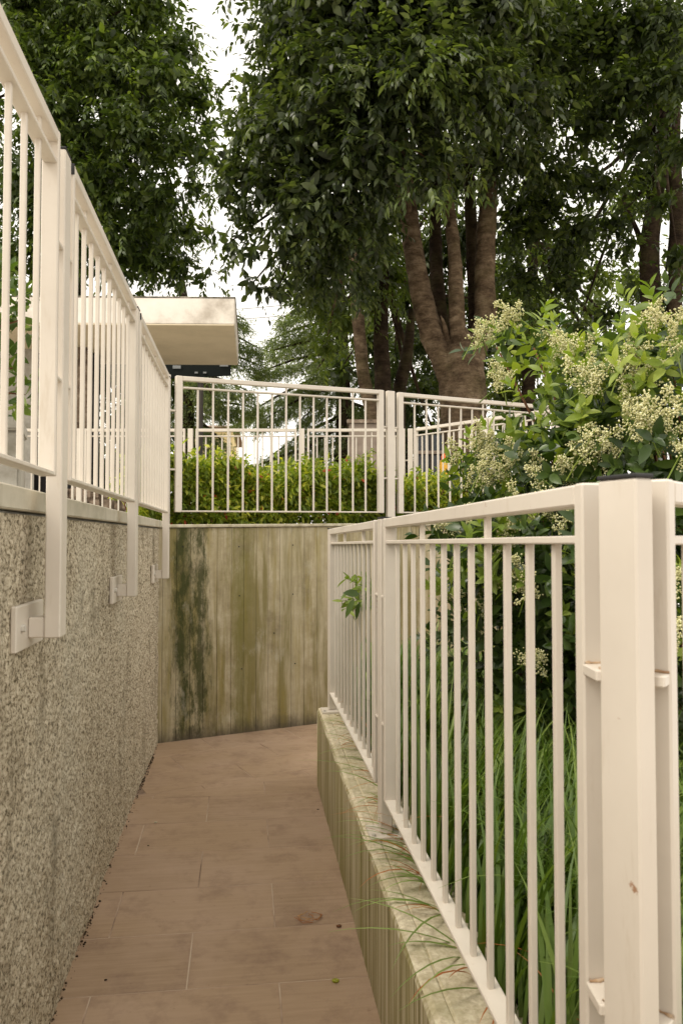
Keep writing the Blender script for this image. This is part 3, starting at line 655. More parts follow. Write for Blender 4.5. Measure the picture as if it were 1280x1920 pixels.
# main multi-stemmed tree
rng = np.random.default_rng(21)
tr = thing('tree', at(868, 1000, 11), 'large dark broadleaf tree with a trunk forking into several thick stems', 'tree')
D0 = 11.0
tube('trunk', [stem(872, 1003, D0), stem(870, 880, D0), stem(868, 790, D0), stem(866, 720, D0), stem(862, 665, D0), stem(856, 620, D0+.05)], [.41, .36, .325, .335, .31, .15], M_BARK, tr, 20, .03, 6, 1)
ST = [('stem', [(858, 742), (838, 690), (806, 615), (788, 545), (772, 450), (758, 330), (745, 200), (735, 60)], [.20, .215, .20, .175, .16, .14, .12, .08], -.05, M_BARK),
      ('stem', [(866, 730), (862, 670), (856, 600), (854, 530), (850, 460), (842, 400), (832, 330), (830, 250)], [.17, .15, .135, .12, .105, .10, .09, .06], -.14, M_BARK),
      ('stem', [(876, 745), (885, 690), (902, 625), (910, 580), (908, 520), (912, 420), (920, 300), (930, 160), (935, 20)], [.18, .18, .165, .185, .165, .155, .15, .12, .08], -.02, M_BARK),
      ('stem', [(855, 690), (830, 620), (820, 540), (815, 420), (812, 300), (815, 160)], [.12, .13, .12, .105, .095, .08], .35, M_BARKD),
      ('stem', [(880, 690), (890, 600), (886, 500), (882, 400), (876, 280)], [.12, .12, .11, .10, .09], .4, M_BARKD)]
for i, (nm, pts, rd, do, m) in enumerate(ST): tube(nm, [stem(u, v, D0+do) for u, v in pts], [r*.86 for r in rd], m, tr, 16, .05, 6, i+3)
# stub and knot hole between the stems
tube('snag', [stem(838, 640, 10.86), stem(833, 612, 10.8), stem(826, 592, 10.78)], [.05, .035, .008], M_BARK, tr, 8, .05, 3)
bm = bmesh.new(); bmesh.ops.create_uvsphere(bm, u_segments=12, v_segments=8, radius=.05); bmesh.ops.transform(bm, matrix=Matrix.Translation(at(842, 421, 10.80))@Matrix.Diagonal((.6, .6, 1.0, 1)), verts=bm.verts); from_bm('knot', bm, M_BARKD, tr, True)
MC = C([(425, 300, 9.6, .26), (428, 370, 9.7, .22), (455, 400, 9.6, .26), (430, 455, 9.8, .2), (475, 470, 9.7, .22), (470, 535, 10, .2), (520, 545, 10.2, .28), (455, -25, 9.6, .25), (545, 55, 9.5, .62), (620, 30, 9, .85), (740, 20, 9, .9), (860, 10, 9, .9), (960, 40, 9.6, .7), (515, 175, 9.5, .55), (465, 240, 9.4, .36), (560, 250, 9.1, .72), (440, 320, 9.5, .36), (505, 345, 9.3, .45), (580, 380, 9.1, .55),
        (660, 160, 8.7, .75), (700, 290, 8.8, .62), (640, 420, 9.5, .55), (780, 150, 8.6, .75), (870, 160, 8.9, .72), (955, 190, 9.5, .62), (820, 290, 9.0, .42), (545, 460, 9.8, .42), (600, 500, 10.2, .45), (690, 420, 10.2, .42), (680, 520, 10.8, .38), (930, 290, 10.4, .45), (1000, 120, 10, .55), (985, 300, 10.6, .45), (830, 60, 10.5, 1.0), (700, 100, 10.5, 1.0), (600, 200, 10.5, .9), (760, 330, 11.2, .5)])
V, T = merge([sprays(MC, 150, .32, 10, .108, .043, rng, .7), core_leaves(MC, 520, .17, .085, rng)])
from_np('crown', V, T, L_MAIN, tr)
LS = C([(815, 352, 8.3, (.26, .26, .13)), (745, 345, 8.5, (.16, .16, .10)), (575, 105, 8.7, (.3, .3, .16)), (790, 130, 7.9, (.3, .3, .15)), (900, 330, 9, .15)])
L_LIT = leafmat('main_tree_lit_leaf', (.05, .075, .02), (.09, .125, .03), (.16, .20, .045), .35, .42, .4)  # lighter copy of the crown leaf: light on the low sprays put into colour
for q_ in LS:
    V, T = sprays([q_], 420, .26, 8, .105, .036, rng, .8); from_np('low_spray', V, T, L_LIT, tr)['kind'] = 'stuff'
hub = at(752, 275, 8.9)
for (u, v, d) in ((690, 215, 8.7), (675, 255, 8.6), (700, 272, 8.7), (712, 225, 9.0), (775, 225, 8.8), (770, 235, 9.1), (720, 300, 8.8), (805, 300, 8.9)):
    tube('twig', [hub, hub.lerp(at(u, v, d), .5)+Vector((0, 0, .03)), at(u, v, d)], [.018, .012, .005], M_TWIG, tr, 6, 0, 3)
tube('limb', [stem(765, 400, 10.95), stem(758, 330, 9.9), hub], [.06, .045, .022], M_BARK, tr, 8, 0, 4)
limbs_to(tr, at(740, 150, 10.5), MC[1:12], M_BARKD, .06, rng, .8); limbs_to(tr, at(925, 200, 10.6), MC[14:20], M_BARKD, .05, rng, .7)

def simple_tree(label, base, trunkpts, radii, clumps, lm, bm_, dens, ln, wd, seed, tw=.3, nl=8, droop=.6, name='tree', limbs=.35, core=3.5, group='trees behind the railings', fork=None):
    r = np.random.default_rng(seed); t = thing(name, base, label, 'tree', group)
    tube('trunk', trunkpts, radii, bm_, t, 12, .03, 5, seed)
    for (p, rd) in (fork or []): tube('limb', p, rd, bm_, t, 10, .03, 5, seed)
    V, T = merge([sprays(clumps, dens, tw, nl, ln, wd, r, droop), core_leaves(clumps, dens*core, ln*1.6, wd*2.0, r)]); from_np('crown', V, T, lm, t)
    limbs_to(t, trunkpts[-2], clumps, bm_, radii[-2]*.55, r, limbs)
    return t
# tree above the building, left
LC = C([(392, 440, 12.2, .2), (388, 240, 12, .26), (392, 300, 12, .24), (385, 150, 12, .24), (40, -10, 12, .8), (160, 0, 12, .85), (280, 10, 12, .66), (335, 90, 12, .48), (70, 110, 12, .75), (200, 120, 12, .8), (310, 150, 11.7, .62), (365, 180, 11.9, .38), (110, 230, 12, .8), (250, 250, 11.8, .75), (345, 270, 11.8, .5), (60, 350, 12.3, .8), (180, 360, 12, .78), (290, 370, 12, .62), (365, 350, 12, .33), (350, 430, 12.4, .38), (120, 460, 12.5, .8), (240, 470, 12.3, .7), (330, 505, 12.6, .45), (20, 480, 12.5, .6), (385, 520, 12.8, .22), (100, 60, 13.2, .9), (260, 130, 13.2, .9), (170, 300, 13.2, .9), (280, 440, 13.4, .7), (-60, 200, 12.5, .8)])
simple_tree('dense dark green tree rising above the cream canopy at left', at(140, 1000, 13), [stem(150, 1000, 13), stem(140, 600, 12.9), stem(132, 300, 12.6), stem(130, 80, 12.6), stem(135, -150, 12.6)], [.24, .20, .16, .11, .05], LC, L_LEFT, M_BARKD, 105, .115, .042, 31, .34, 10, .7, fork=[([stem(134, 320, 12.6), stem(158, 235, 12.3), stem(175, 150, 12.2)], [.09, .06, .03])])
# right-hand trees, thinner crowns with sky showing
R1 = C([(1040, 40, 10.5, .6), (1130, 60, 10.2, .65), (1230, 40, 10, .65), (1060, 150, 10.4, .5), (1170, 170, 10, .55), (1260, 150, 9.8, .5), (1100, 240, 10.3, .42), (1200, 260, 10.2, .42), (1270, 280, 10, .38), (1040, 330, 11, .42), (1130, 350, 11, .36), (1240, 380, 10.8, .30), (1080, 430, 11.3, .38), (1000, 420, 11.5, .4), (1170, 470, 11.4, .3), (1270, 480, 11, .30), (980, 520, 12, .42), (1060, 530, 12, .36), (1130, 590, 12.2, .34), (1240, 560, 12, .28), (1010, 215, 10.9, .4), (1020, 380, 11.6, .45), (960, 400, 11.8, .45), (1090, 330, 11.8, .45), (1060, 470, 12.2, .45), (1150, 420, 12, .38), (1020, 580, 12.6, .4), (1210, 330, 11.8, .38), (1270, 380, 11.9, .3), (960, 640, 13, .4), (1080, 620, 13, .35), (1190, 540, 12.6, .3), (1180, 100, 11.5, .6), (1270, 60, 11.2, .5)])
simple_tree('thin-crowned dark tree at the right edge with sky glinting through', at(1225, 1000, 12), [stem(1228, 1000, 12), stem(1222, 620, 12), stem(1216, 480, 12), stem(1226, 380, 12), stem(1240, 200, 11.9), stem(1250, 20, 11.8)], [.20, .16, .15, .13, .10, .05], R1, L_RIGHT, M_BARKD, 150, .10, .042, 41, .30, 9, .5, fork=[([stem(1262, 620, 11.9), stem(1268, 420, 11.8), stem(1262, 250, 11.8), stem(1275, 60, 11.7)], [.12, .11, .10, .05]), ([stem(1217, 500, 12), stem(1196, 440, 12.1), stem(1170, 380, 12.1)], [.06, .045, .02])])
B1 = C([(965, 590, 15, .7), (1050, 640, 15.5, .6), (1120, 520, 15.5, .5), (1180, 640, 15.5, .5), (960, 450, 15, .55), (1010, 350, 15, .5), (1250, 660, 15, .5), (1100, 420, 15.5, .45), (1110, 200, 14.5, .7), (1000, 60, 14.5, .7), (1230, 130, 14, .7), (985, 690, 16, .5), (1090, 690, 16, .45), (1240, 330, 15, .4), (1180, 380, 16, .55), (1050, 480, 16.5, .7), (1180, 520, 16.5, .5), (940, 520, 16, .6), (1270, 500, 16, .45), (1010, 620, 17, .7), (940, 740, 17, .55), (1010, 760, 17, .6), (930, 840, 17, .5), (1150, 700, 17, .6), (1240, 720, 17, .5)])
simple_tree('yellow-green tree filling in behind the right side of the forked tree', at(1000, 1000, 15.5), [stem(985, 1000, 15.6), stem(990, 700, 15.6), stem(1000, 450, 15.5), stem(1010, 200, 15.3)], [.16, .13, .10, .05], B1, L_BACK, M_BARKD, 85, .12, .046, 43, .34, 9, .6)
# trees in the middle, left of the forked tree
T2 = C([(600, 560, 13.5, .55), (650, 600, 13.3, .42), (560, 520, 13.6, .45), (690, 560, 13.5, .45), (630, 470, 13, .6), (740, 520, 13.6, .5), (610, 650, 14, .38), (700, 470, 13, .55), (720, 380, 13, .7), (590, 420, 13, .55)])
simple_tree('slim tree with a bare leaning brown trunk left of the forked tree', at(720, 1000, 12.2), [stem(735, 1000, 12.2), stem(712, 830, 12.2), stem(684, 720, 12.2), stem(673, 620, 12.2), stem(668, 540, 12.3), stem(665, 440, 12.4), stem(664, 300, 12.4)], [.13, .115, .105, .10, .10, .085, .04], T2, L_BACK, M_BARK, 105, .11, .040, 51, .32, 10, .8)
T3 = C([(800, 470, 15, .75), (760, 560, 15.5, .55), (830, 560, 15.8, .55), (790, 650, 16, .4), (740, 660, 16, .35), (880, 450, 15, .7), (840, 330, 14, .8), (940, 560, 15.2, .4), (790, 730, 16.5, .45), (640, 690, 16, .4), (720, 700, 17, .5), (760, 770, 17, .5), (690, 640, 17, .5), (820, 700, 17.5, .5), (790, 820, 18, .5), (840, 880, 18, .5), (720, 800, 18, .5), (900, 660, 17, .5), (770, 620, 17, .5), (620, 590, 17, .5), (890, 560, 16.5, .5)])
simple_tree('dark-trunked tree behind the post of the back railing', at(716, 1000, 13.5), [stem(722, 1000, 13.5), stem(718, 740, 13.5), stem(714, 620, 13.5), stem(718, 500, 13.5), stem(722, 350, 13.5)], [.17, .15, .13, .11, .06], T3, L_RIGHT, M_BARKD, 95, .12, .046, 53, .34, 9, .7, fork=[([stem(745, 900, 13.8), stem(748, 740, 13.8), stem(762, 670, 13.8), stem(772, 580, 13.8)], [.15, .12, .11, .06])])

# evergreens that close the view low down between the trunks and beside the building
def thicket(label, u0, d, cl, lm, seed, dens=60):
    t = simple_tree(label, at(u0, 1000, d), [stem(u0, 1000, d), stem(u0, 900, d), stem(u0+3, 820, d), stem(u0+4, 760, d)], [.10, .085, .06, .03], cl, lm, M_BARKD, dens, .12, .05, seed, .32, 9, .6, 'evergreen_bush', .3, group='evergreen bushes closing the background')
    return t
thicket('dark evergreen bush filling the gap between the slim trunks and the forked trunk', 760, 19, C([(700, 700, 19, .7), (760, 640, 19, .7), (800, 720, 19, .7), (740, 780, 18.6, .7), (700, 840, 18.6, .6), (800, 820, 18.6, .7), (770, 890, 18.5, .6), (850, 850, 19, .6), (660, 780, 19.2, .55), (830, 610, 19.5, .6), (690, 610, 19.5, .6)]), L_RIGHT, 151)
thicket('leafy evergreen bush low behind the flowering shrub', 980, 19, C([(930, 700, 19, .7), (1000, 650, 19, .7), (960, 790, 18.6, .7), (1050, 740, 18.8, .8), (930, 860, 18.6, .6), (1130, 680, 19, .7), (1200, 640, 19, .6), (1000, 560, 19.5, .7), (1100, 580, 19.5, .6), (940, 600, 19.5, .6), (1240, 560, 19.5, .5)]), L_BACK, 152)
thicket('tall evergreen bush seen through the bars of the left railing', 250, 13, C([(215, 700, 13, .42), (260, 680, 13.2, .42), (300, 720, 13, .36), (230, 790, 13, .42), (285, 800, 13, .4), (215, 870, 12.8, .42), (270, 880, 12.8, .42), (310, 880, 13, .3), (240, 940, 12.8, .36), (200, 620, 13.4, .4), (255, 600, 13.4, .35)]), L_RIGHT, 153, 240)
# cedars with drooping tiers
def cedar(label, base_u, d, tiers, seed, toph):
    r = np.random.default_rng(seed); t = thing('cedar_tree', at(base_u, 1000, d), label, 'tree', 'cedars beyond the hedge')
    tube('trunk', [stem(base_u, 1000, d), stem(base_u+4, 800, d), stem(base_u, 600, d), stem(base_u-3, toph, d)], [.24, .20, .14, .05], M_BARKD, t, 12, .03, 4, seed)
    P, Dn, L = [], [], []
    for (u0, v0, u1, v1, dd_) in tiers:
        a, b = np.array(at(u0, v0, d)), np.array(at(u1, v1, d+dd_)); m = (a+b)/2+np.array((0, 0, .10))
        tube('branch', [tuple(a), tuple(m), tuple(b)], [.05, .035, .01], M_BARKD, t, 6, 0, 4)
        ln = np.linalg.norm(b-a); n = int(290*ln); s = r.random(n)**.8
        c = (1-s)[:, None]**2*a+2*(s*(1-s))[:, None]*m+(s**2)[:, None]*b
        ax = (b-a)/ln; lat = np.cross(ax, (0, 0, 1.)); off = r.normal(size=n)*.30*(1.15-s*.6)
        c = c+lat*off[:, None]; c[:, 2] -= abs(off)*.30+r.random(n)*.16-.06*r.normal(size=n)
        dv = ax*.5+lat*np.sign(off)[:, None]*.7+r.normal(size=(n, 3))*.55; dv[:, 2] -= .35+.6*r.random(n)
        P.append(c); Dn.append(norm(dv)); L.append(np.full(n, .20))
    P = np.concatenate(P); Dn = np.concatenate(Dn); n = len(P); nl = 7
    tt = (np.arange(nl)+.3)/nl; pos = P[:, None]+Dn[:, None]*(tt*.22)[None, :, None]
    dr = Dn[:, None]*.8+r.normal(size=(n, nl, 3))*.55; nr = r.normal(size=(n, nl, 3)); nr[..., 2] += 1
    V, T = leaves_np(pos.reshape(-1, 3), dr.reshape(-1, 3), nr.reshape(-1, 3), np.full(n*nl, .085)*(.6+.7*r.random(n*nl)), np.full(n*nl, .018), .15)
    from_np('foliage', V, T, L_CEDAR, t)
cedar('grey-green cedar with drooping tiers behind the pole of the sign', 345, 17, [(345, 560, 460, 600, -.5), (345, 600, 490, 655, 0), (345, 650, 500, 690, .5), (345, 700, 470, 735, -.6), (345, 720, 430, 770, .4), (345, 740, 300, 790, -.4), (345, 640, 250, 700, 0), (345, 690, 240, 750, .6), (345, 780, 420, 830, -.5), (345, 780, 250, 820, .2), (345, 830, 440, 880, .3), (345, 590, 270, 640, .4), (345, 760, 480, 765, .9), (345, 850, 270, 890, 0), (345, 670, 400, 745, -.9)], 61, 520)
cedar('spreading cedar whose branches reach left behind the back railing', 640, 18.5, [(640, 560, 520, 600, -.5), (640, 600, 500, 640, .4), (640, 640, 500, 660, 0), (640, 660, 480, 700, -.7), (640, 690, 440, 790, .4), (640, 720, 480, 795, -.3), (640, 700, 540, 745, .5), (640, 740, 560, 790, -.4), (640, 780, 500, 860, .6), (640, 800, 545, 870, -.5), (640, 830, 450, 885, .3), (640, 610, 560, 640, 1), (640, 690, 720, 740, .5), (640, 750, 740, 800, .2), (640, 800, 730, 860, 0), (640, 850, 560, 890, .7), (640, 560, 730, 610, .3), (640, 640, 590, 700, -1.2)], 62, 430)

# hedge between the two railings
hd = thing('hedge', (*wall(1.3, .7), .07), 'clipped yellow-green leafy hedge with a few red leaves behind the back railing', 'hedge')
rng = np.random.default_rng(71); n = 7600
s = rng.uniform(-.08, 3.9, n); t = .14+1.05*rng.random(n)**1.4*np.minimum(1, (1.5-.1*s)); zmax = .465+.05*np.sin(s*5.1)+.04*np.sin(s*11.3+1)-.02*s+.12*rng.random(n)**5+.03*np.sin(s*31)
k = rng.random(n); z = np.where(rng.random(n) < .45, zmax-.10*rng.random(n)**2, .10+(zmax-.10)*k); t = np.where(z > zmax-.11, t, .15+.12*rng.random(n)+.5*(rng.random(n) < .25)*rng.random(n))
t += .03*np.sin(s*7+z*9)+.03
P = np.stack([WA.x+WD.x*s+WN.x*t, WA.y+WD.y*s+WN.y*t, z], 1); D = rng.normal(size=(n, 3))*.5+np.array((-WN.x*.7, -WN.y*.7, .45)); D = norm(D)
nl = 7; tt = (np.arange(nl)+.4)/nl; pos = P[:, None]+D[:, None]*(tt*.10)[None, :, None]
dr = D[:, None]*.5+rng.normal(size=(n, nl, 3))*.6; dr[..., 2] -= .35; nr = rng.normal(size=(n, nl, 3))*.5; nr[..., 2] += .8
V, T = leaves_np(pos.reshape(-1, 3), dr.reshape(-1, 3), nr.reshape(-1, 3), .055*(.6+.8*rng.random(n*nl)), .021*(.7+.6*rng.random(n*nl)), .3, .2)
from_np('foliage', V, T, L_HEDGE, hd)
parts = []
for i in range(120):
    s_ = rng.uniform(0, 3.8); t_ = rng.uniform(.2, .9); q = wall(s_, t_); parts.append(tube_np([(q[0], q[1], .05), (q[0]+rng.normal()*.04, q[1]+rng.normal()*.04, .25), (q[0]+rng.normal()*.07, q[1]+rng.normal()*.07, .46)], [.008, .006, .003], 5))
V, T = merge(parts); from_np('stems', V, T, M_TWIG, hd)

# flowering privet in the planting bed
sh = thing('flowering_shrub', (1.75, 2.75, -1.0), 'big glossy green shrub with cream flower clusters behind the right railing', 'shrub')
rng = np.random.default_rng(81)
SC = C([(1000, 652, 2.95, (.18, .24, .05)), (930, 650, 3.1, (.12, .13, .035)), (1100, 700, 2.85, (.18, .3, .07)), (1190, 685, 2.7, (.22, .28, .10)), (1255, 640, 2.5, (.2, .2, .12)), (1215, 740, 2.6, (.24, .3, .16)), (1130, 800, 2.8, (.26, .3, .18)), (1030, 860, 2.9, (.20, .26, .08)), (945, 885, 2.95, (.12, .2, .06)), (1250, 820, 2.4, (.3, .3, .2)), (1010, 900, 2.9, (.30, .3, .14)), (1130, 900, 2.6, (.34, .3, .2)), (1260, 930, 2.4, (.3, .3, .2)), (880, 1000, 3.0, (.16, .2, .14)), (980, 1020, 2.7, (.3, .3, .2)), (1100, 1050, 2.5, (.34, .3, .22)), (1240, 1080, 2.3, (.3, .3, .22)), (870, 1090, 3.0, (.16, .2, .16)), (960, 1130, 2.7, (.26, .3, .2)), (1080, 1180, 2.6, (.3, .3, .22)), (1220, 1230, 2.4, (.3, .3, .22)), (880, 1190, 3.0, (.14, .2, .14)), (970, 1240, 2.8, (.26, .3, .18)), (1060, 1290, 2.7, (.24, .3, .16)), (1200, 1330, 2.6, (.3, .3, .2)), (840, 1010, 3.15, (.08, .1, .08)), (1100, 940, 3.2, (.5, .4, .4)), (1150, 1150, 3.1, (.5, .4, .4)), (1000, 1150, 3.3, (.3, .35, .35))])
def whorls(clumps, dens, ln, wd, rng, up=.35, nleaf=7, shell=.45):
    P, D = [], []
    for (c, r) in clumps:
        r = np.array(r if hasattr(r, '__len__') else (r, r, r)); n = max(4, int(dens*4.19*r[0]*r[1]*r[2]))
        p, u = ell_pts(c, r, n, shell, rng); P.append(p); D.append(norm(u+rng.normal(size=(n, 3))*.45+np.array((0, 0, up))))
    P = np.concatenate(P); D = np.concatenate(D); n = len(P)
    a = norm(np.cross(D, rng.normal(size=(n, 3)))); b = np.cross(D, a)
    k = np.arange(nleaf); th = k*2.4; tl = (k/nleaf)
    rad = a[:, None]*np.cos(th)[None, :, None]+b[:, None]*np.sin(th)[None, :, None]
    pos = P[:, None]+D[:, None]*(tl*.085)[None, :, None]
    dr = rad*(1.05-.7*tl)[None, :, None]+D[:, None]*(.25+.85*tl)[None, :, None]+rng.normal(size=(n, nleaf, 3))*.15
    nr = D[:, None]*1.0-rad*.5+rng.normal(size=(n, nleaf, 3))*.2; m = n*nleaf
    sz = (1.0-.35*tl)[None].repeat(n, 0).ravel()*(.75+.5*rng.random(m))
    return leaves_np(pos.reshape(-1, 3), dr.reshape(-1, 3), nr.reshape(-1, 3), ln*sz, wd*sz, .22, .28, True), P, D
(V, T), _, _ = whorls(SC, 760, .068, .031, rng)
from_np('foliage', V, T, L_SHRUB, sh)
YC = C([(1000, 640, 2.9, (.22, .2, .05)), (930, 645, 3.0, (.12, .12, .04)), (1080, 690, 2.8, (.26, .25, .05)), (1175, 675, 2.6, (.22, .2, .06)), (1240, 615, 2.45, (.16, .16, .09)), (1265, 690, 2.4, (.12, .15, .12)), (1190, 720, 2.45, (.2, .2, .10)), (1090, 740, 2.65, (.2, .2, .07)), (960, 830, 2.8, (.14, .2, .035)), (1060, 830, 2.6, (.2, .2, .08)), (900, 860, 2.85, (.1, .15, .06)), (1260, 780, 2.3, (.1, .2, .1)), (1150, 800, 2.5, (.2, .2, .08)), (960, 900, 2.75, (.14, .15, .05)), (1000, 1080, 2.5, (.3, .2, .2)), (880, 1040, 2.9, (.1, .1, .1)), (1230, 1130, 2.2, (.15, .2, .2)), (960, 1335, 2.6, (.05, .05, .04))])
(V, T), _, _ = whorls(YC, 1050, .062, .027, rng, .8, 8)
from_np('young_foliage', V, T, L_YOUNG, sh)
# panicles of small buds
def octa(c, r):
    n = len(c); o = np.array([(1,0,0),(-1,0,0),(0,1,0),(0,-1,0),(0,0,1),(0,0,-1)], float); V = (c[:, None]+o[None]*r[:, None, None]).reshape(-1, 3)
    F = np.array([(0,2,4),(2,1,4),(1,3,4),(3,0,4),(2,0,5),(1,2,5),(3,1,5),(0,3,5)]); return V, ((np.arange(n)*6)[:, None, None]+F[None]).reshape(-1, 3)
FP = [(u, v+(22 if v < 720 and 1000 < u < 1235 else 0), d) for (u, v, d) in [(880, 650, 3.0), (905, 640, 3.0), (930, 625, 3.0), (960, 612, 3.0), (935, 720, 3.0), (945, 730, 3.0), (1060, 660, 2.8), (1085, 640, 2.8), (1110, 700, 2.7), (1135, 690, 2.65), (1150, 720, 2.6), (1085, 722, 2.6), (1110, 735, 2.6), (1180, 690, 2.55), (1210, 690, 2.5), (1160, 650, 2.6), (1205, 590, 2.5), (1260, 620, 2.4), (1270, 670, 2.35), (1230, 800, 2.4), (1255, 770, 2.35), (1215, 820, 2.4), (1240, 830, 2.4), (890, 850, 2.9), (905, 880, 2.85), (920, 895, 2.8), (945, 885, 2.8), (925, 865, 2.85), (900, 920, 2.85), (1080, 850, 2.6), (1100, 870, 2.55), (1130, 850, 2.55), (1160, 840, 2.5), (1120, 890, 2.55), (1060, 880, 2.6), (1190, 830, 2.45), (1010, 890, 2.7), (1050, 905, 2.65), (1265, 870, 2.3), (1180, 770, 2.5), (860, 870, 2.95), (875, 910, 2.9), (870, 990, 2.95), (850, 1010, 3.0), (890, 1010, 2.9), (1010, 960, 2.6), (1035, 985, 2.6), (985, 985, 2.65), (970, 1080, 2.55), (985, 1120, 2.55), (955, 1110, 2.6), (1020, 1260, 2.6), (900, 1180, 2.85), (1240, 1210, 2.2), (1265, 1100, 2.2), (890, 1120, 2.85), (1060, 1010, 2.5), (940, 1040, 2.7), (1020, 615, 3.0), (1045, 645, 2.9)]]
parts = []; tw = []
for (u, v, d) in FP+[(u+rng.normal()*20, v+rng.normal()*10, d-.05) for (u, v, d) in FP[1::2]]:
    b = np.array(at(u, v, d-.17)); ax = norm(np.array((rng.normal()*.5, rng.normal()*.5-.3, .5+rng.random()*.5))); ln = .075+.05*rng.random(); nb = 11
    tw.append(tube_np([b-ax*.06, b, b+ax*ln], [.0025, .002, .001], 4))
    for j in range(nb):
        tpos = (j+.5)/nb; q = b+ax*ln*tpos; rd = norm(np.cross(ax, rng.normal(size=3)))+ax*.4; bl = .036*(1.1-tpos)*(.7+.6*rng.random()); e = q+rd*bl
        tw.append(tube_np([q, e], [.0012, .0008], 3)); m = 15
        cc_ = q+(e-q)*rng.uniform(.35, 1.1, m)[:, None]+rng.normal(size=(m, 3))*.0065; parts.append(octa(cc_, .0024+.0018*rng.random(m)))
V, T = merge(parts); from_np('flower_cluster', V, T, L_FLOWER, sh); V, T = merge(tw); from_np('flower_stalks', V, T, L_YOUNG, sh)
base = Vector((1.75, 2.75, -1.0))
for i, (c, r) in enumerate(SC):
    c = Vector(c); b = base+Vector((random.uniform(-.15, .15), random.uniform(-.15, .15), 0))
    tube('branch', [b, b.lerp(c, .5)+Vector((.06, .03, -.05)), c], [.018, .011, .003], M_TWIG, sh, 6, 0, 4)
# lower dark stems and a green shoot pushing through the railing
sp = thing('leafy_shoot', at(690, 1120, 3.55), 'small leafy green shoot poking through the far right railing panel', 'shoot')
rng = np.random.default_rng(91); tw = []; LV = []
for (u, v, d) in ((650, 1085, 3.15), (665, 1078, 3.15), (682, 1080, 3.1), (655, 1105, 3.15), (640, 1128, 3.15), (668, 1128, 3.1), (655, 1145, 3.12), (690, 1135, 3.0), (688, 1100, 3.0), (672, 1095, 3.1), (650, 1140, 3.15)):
    a = np.array(at(705, 1118, 3.75)); b = np.array(at(u, v, d)); tw.append(tube_np([a, (a+b)/2+np.array((0, 0, .01)), b], [.003, .0022, .001], 5))
    n = 16; t = np.linspace(.35, 1.0, n); p = a+(b-a)*t[:, None]; ax = norm(b-a); dr = ax*.6+rng.normal(size=(n, 3))*.6; nr = rng.normal(size=(n, 3))*.4+np.array((-.3, -.3, .8))
    LV.append(leaves_np(p, dr, nr, .052*(.7+.5*rng.random(n)), .018*(.8+.4*rng.random(n)), .2, .2, True))
V, T = merge(tw); from_np('stalk', V, T, L_YOUNG, sp); V, T = merge(LV); from_np('leaves', V, T, L_YOUNG, sp)
P = np.array([at(674, 1114, 3.0), at(664, 1122, 3.02), at(674, 1128, 3.02)]); V, T = leaves_np(P, np.array([(-.9, -.1, .12), (-.45, 0, -.9), (-.2, .1, -.9)]), np.array([(.1, -.8, .5), (-.4, -.7, .3), (-.4, -.7, .3)]), np.array([.066, .085, .075]), np.array([.034, .026, .02]), .1, .15, True)
from_np('old_leaf', V, T, L_SHRUB, sp)

# laurel-like shrub behind the left railing
ls = thing('laurel_shrub', (-1.5, 2.9, .06), 'bright green broad-leaved shrub behind the nearest left railing bars', 'shrub')
rng = np.random.default_rng(95)
HC = C([(10, 560, 3.0, (.10, .12, .12)), (40, 600, 3.0, (.10, .1, .10)), (-40, 640, 3.0, (.15, .15, .2)), (30, 690, 3.0, (.09, .1, .10)), (-10, 740, 2.95, (.10, .1, .08)), (48, 740, 3.0, (.06, .08, .06)), (-20, 490, 3.0, (.10, .1, .08)), (-60, 560, 3.0, (.15, .15, .15))])
(V, T), _, _ = whorls(HC, 1500, .085, .036, rng, .1, 5, .2); from_np('foliage', V, T, L_LAUREL, ls)
for (c, r) in HC: c = Vector(c); tube('branch', [(-1.5, 2.9, .06), Vector((-1.45, 2.9, .5)).lerp(c, .4), c], [.012, .008, .003], M_TWIG, ls, 6, 0, 4)

# ------------------------------------------------------------------ lily grass in the bed
rng = np.random.default_rng(101)
def blades(pos, az, ln, wd, lean, curl, seg=7):
    n = len(pos); h = np.stack([np.cos(az), np.sin(az), np.zeros(n)], 1); sd_ = np.stack([-np.sin(az), np.cos(az), np.zeros(n)], 1); rows = []
    p = pos.copy(); st_ = ln/seg
    for i in range(seg+1):
        t = i/seg; w = wd*(1-.15*abs(t-.35))*(1 if t < .55 else (1-(t-.55)/.45)**.8)*.5; w = np.maximum(w, .0003)
        rows += [p+sd_*w[:, None], p-sd_*w[:, None]]
        ang = lean+curl*(t**1.3); p = p+(h*np.sin(ang)[:, None]+np.array((0, 0, 1.))*np.cos(ang)[:, None])*st_[:, None]
    V = np.stack(rows, 1).reshape(-1, 3); F = []
    for i in range(seg): a = 2*i; F += [(a, a+1, a+3), (a, a+3, a+2)]
    return V, ((np.arange(n)*2*(seg+1))[:, None, None]+np.array(F)[None]).reshape(-1, 3)
gs = thing('lily_grass', (1.0, 2.0, -1.02), 'long arching strappy green grass filling the bed behind the right railing', 'grass'); gs['kind'] = 'stuff'
nt_ = 1000; tx = .60+2.0*rng.random(nt_)**1.3; ty = .3+3.75*rng.random(nt_); tx = np.concatenate([tx, .60+.08*rng.random(60)]); ty = np.concatenate([ty, .6+3.5*rng.random(60)]); nt_ = len(tx); bpt = 17
px = (tx[:, None]+rng.normal(size=(nt_, bpt))*.035).ravel(); py = (ty[:, None]+rng.normal(size=(nt_, bpt))*.035).ravel(); n = len(px); px = np.maximum(px, .565); keep = (py-.86)*.75-(px-.60)*.661 > .03; px = px[keep]; py = py[keep]; n = len(px)
pos = np.stack([px, py, -1.02+RS*(py-2.5)*.8-.01], 1)
azg = rng.uniform(0, 6.283, n); azg = np.where((px < .80) & (np.cos(azg) < .1), math.pi-azg, azg)
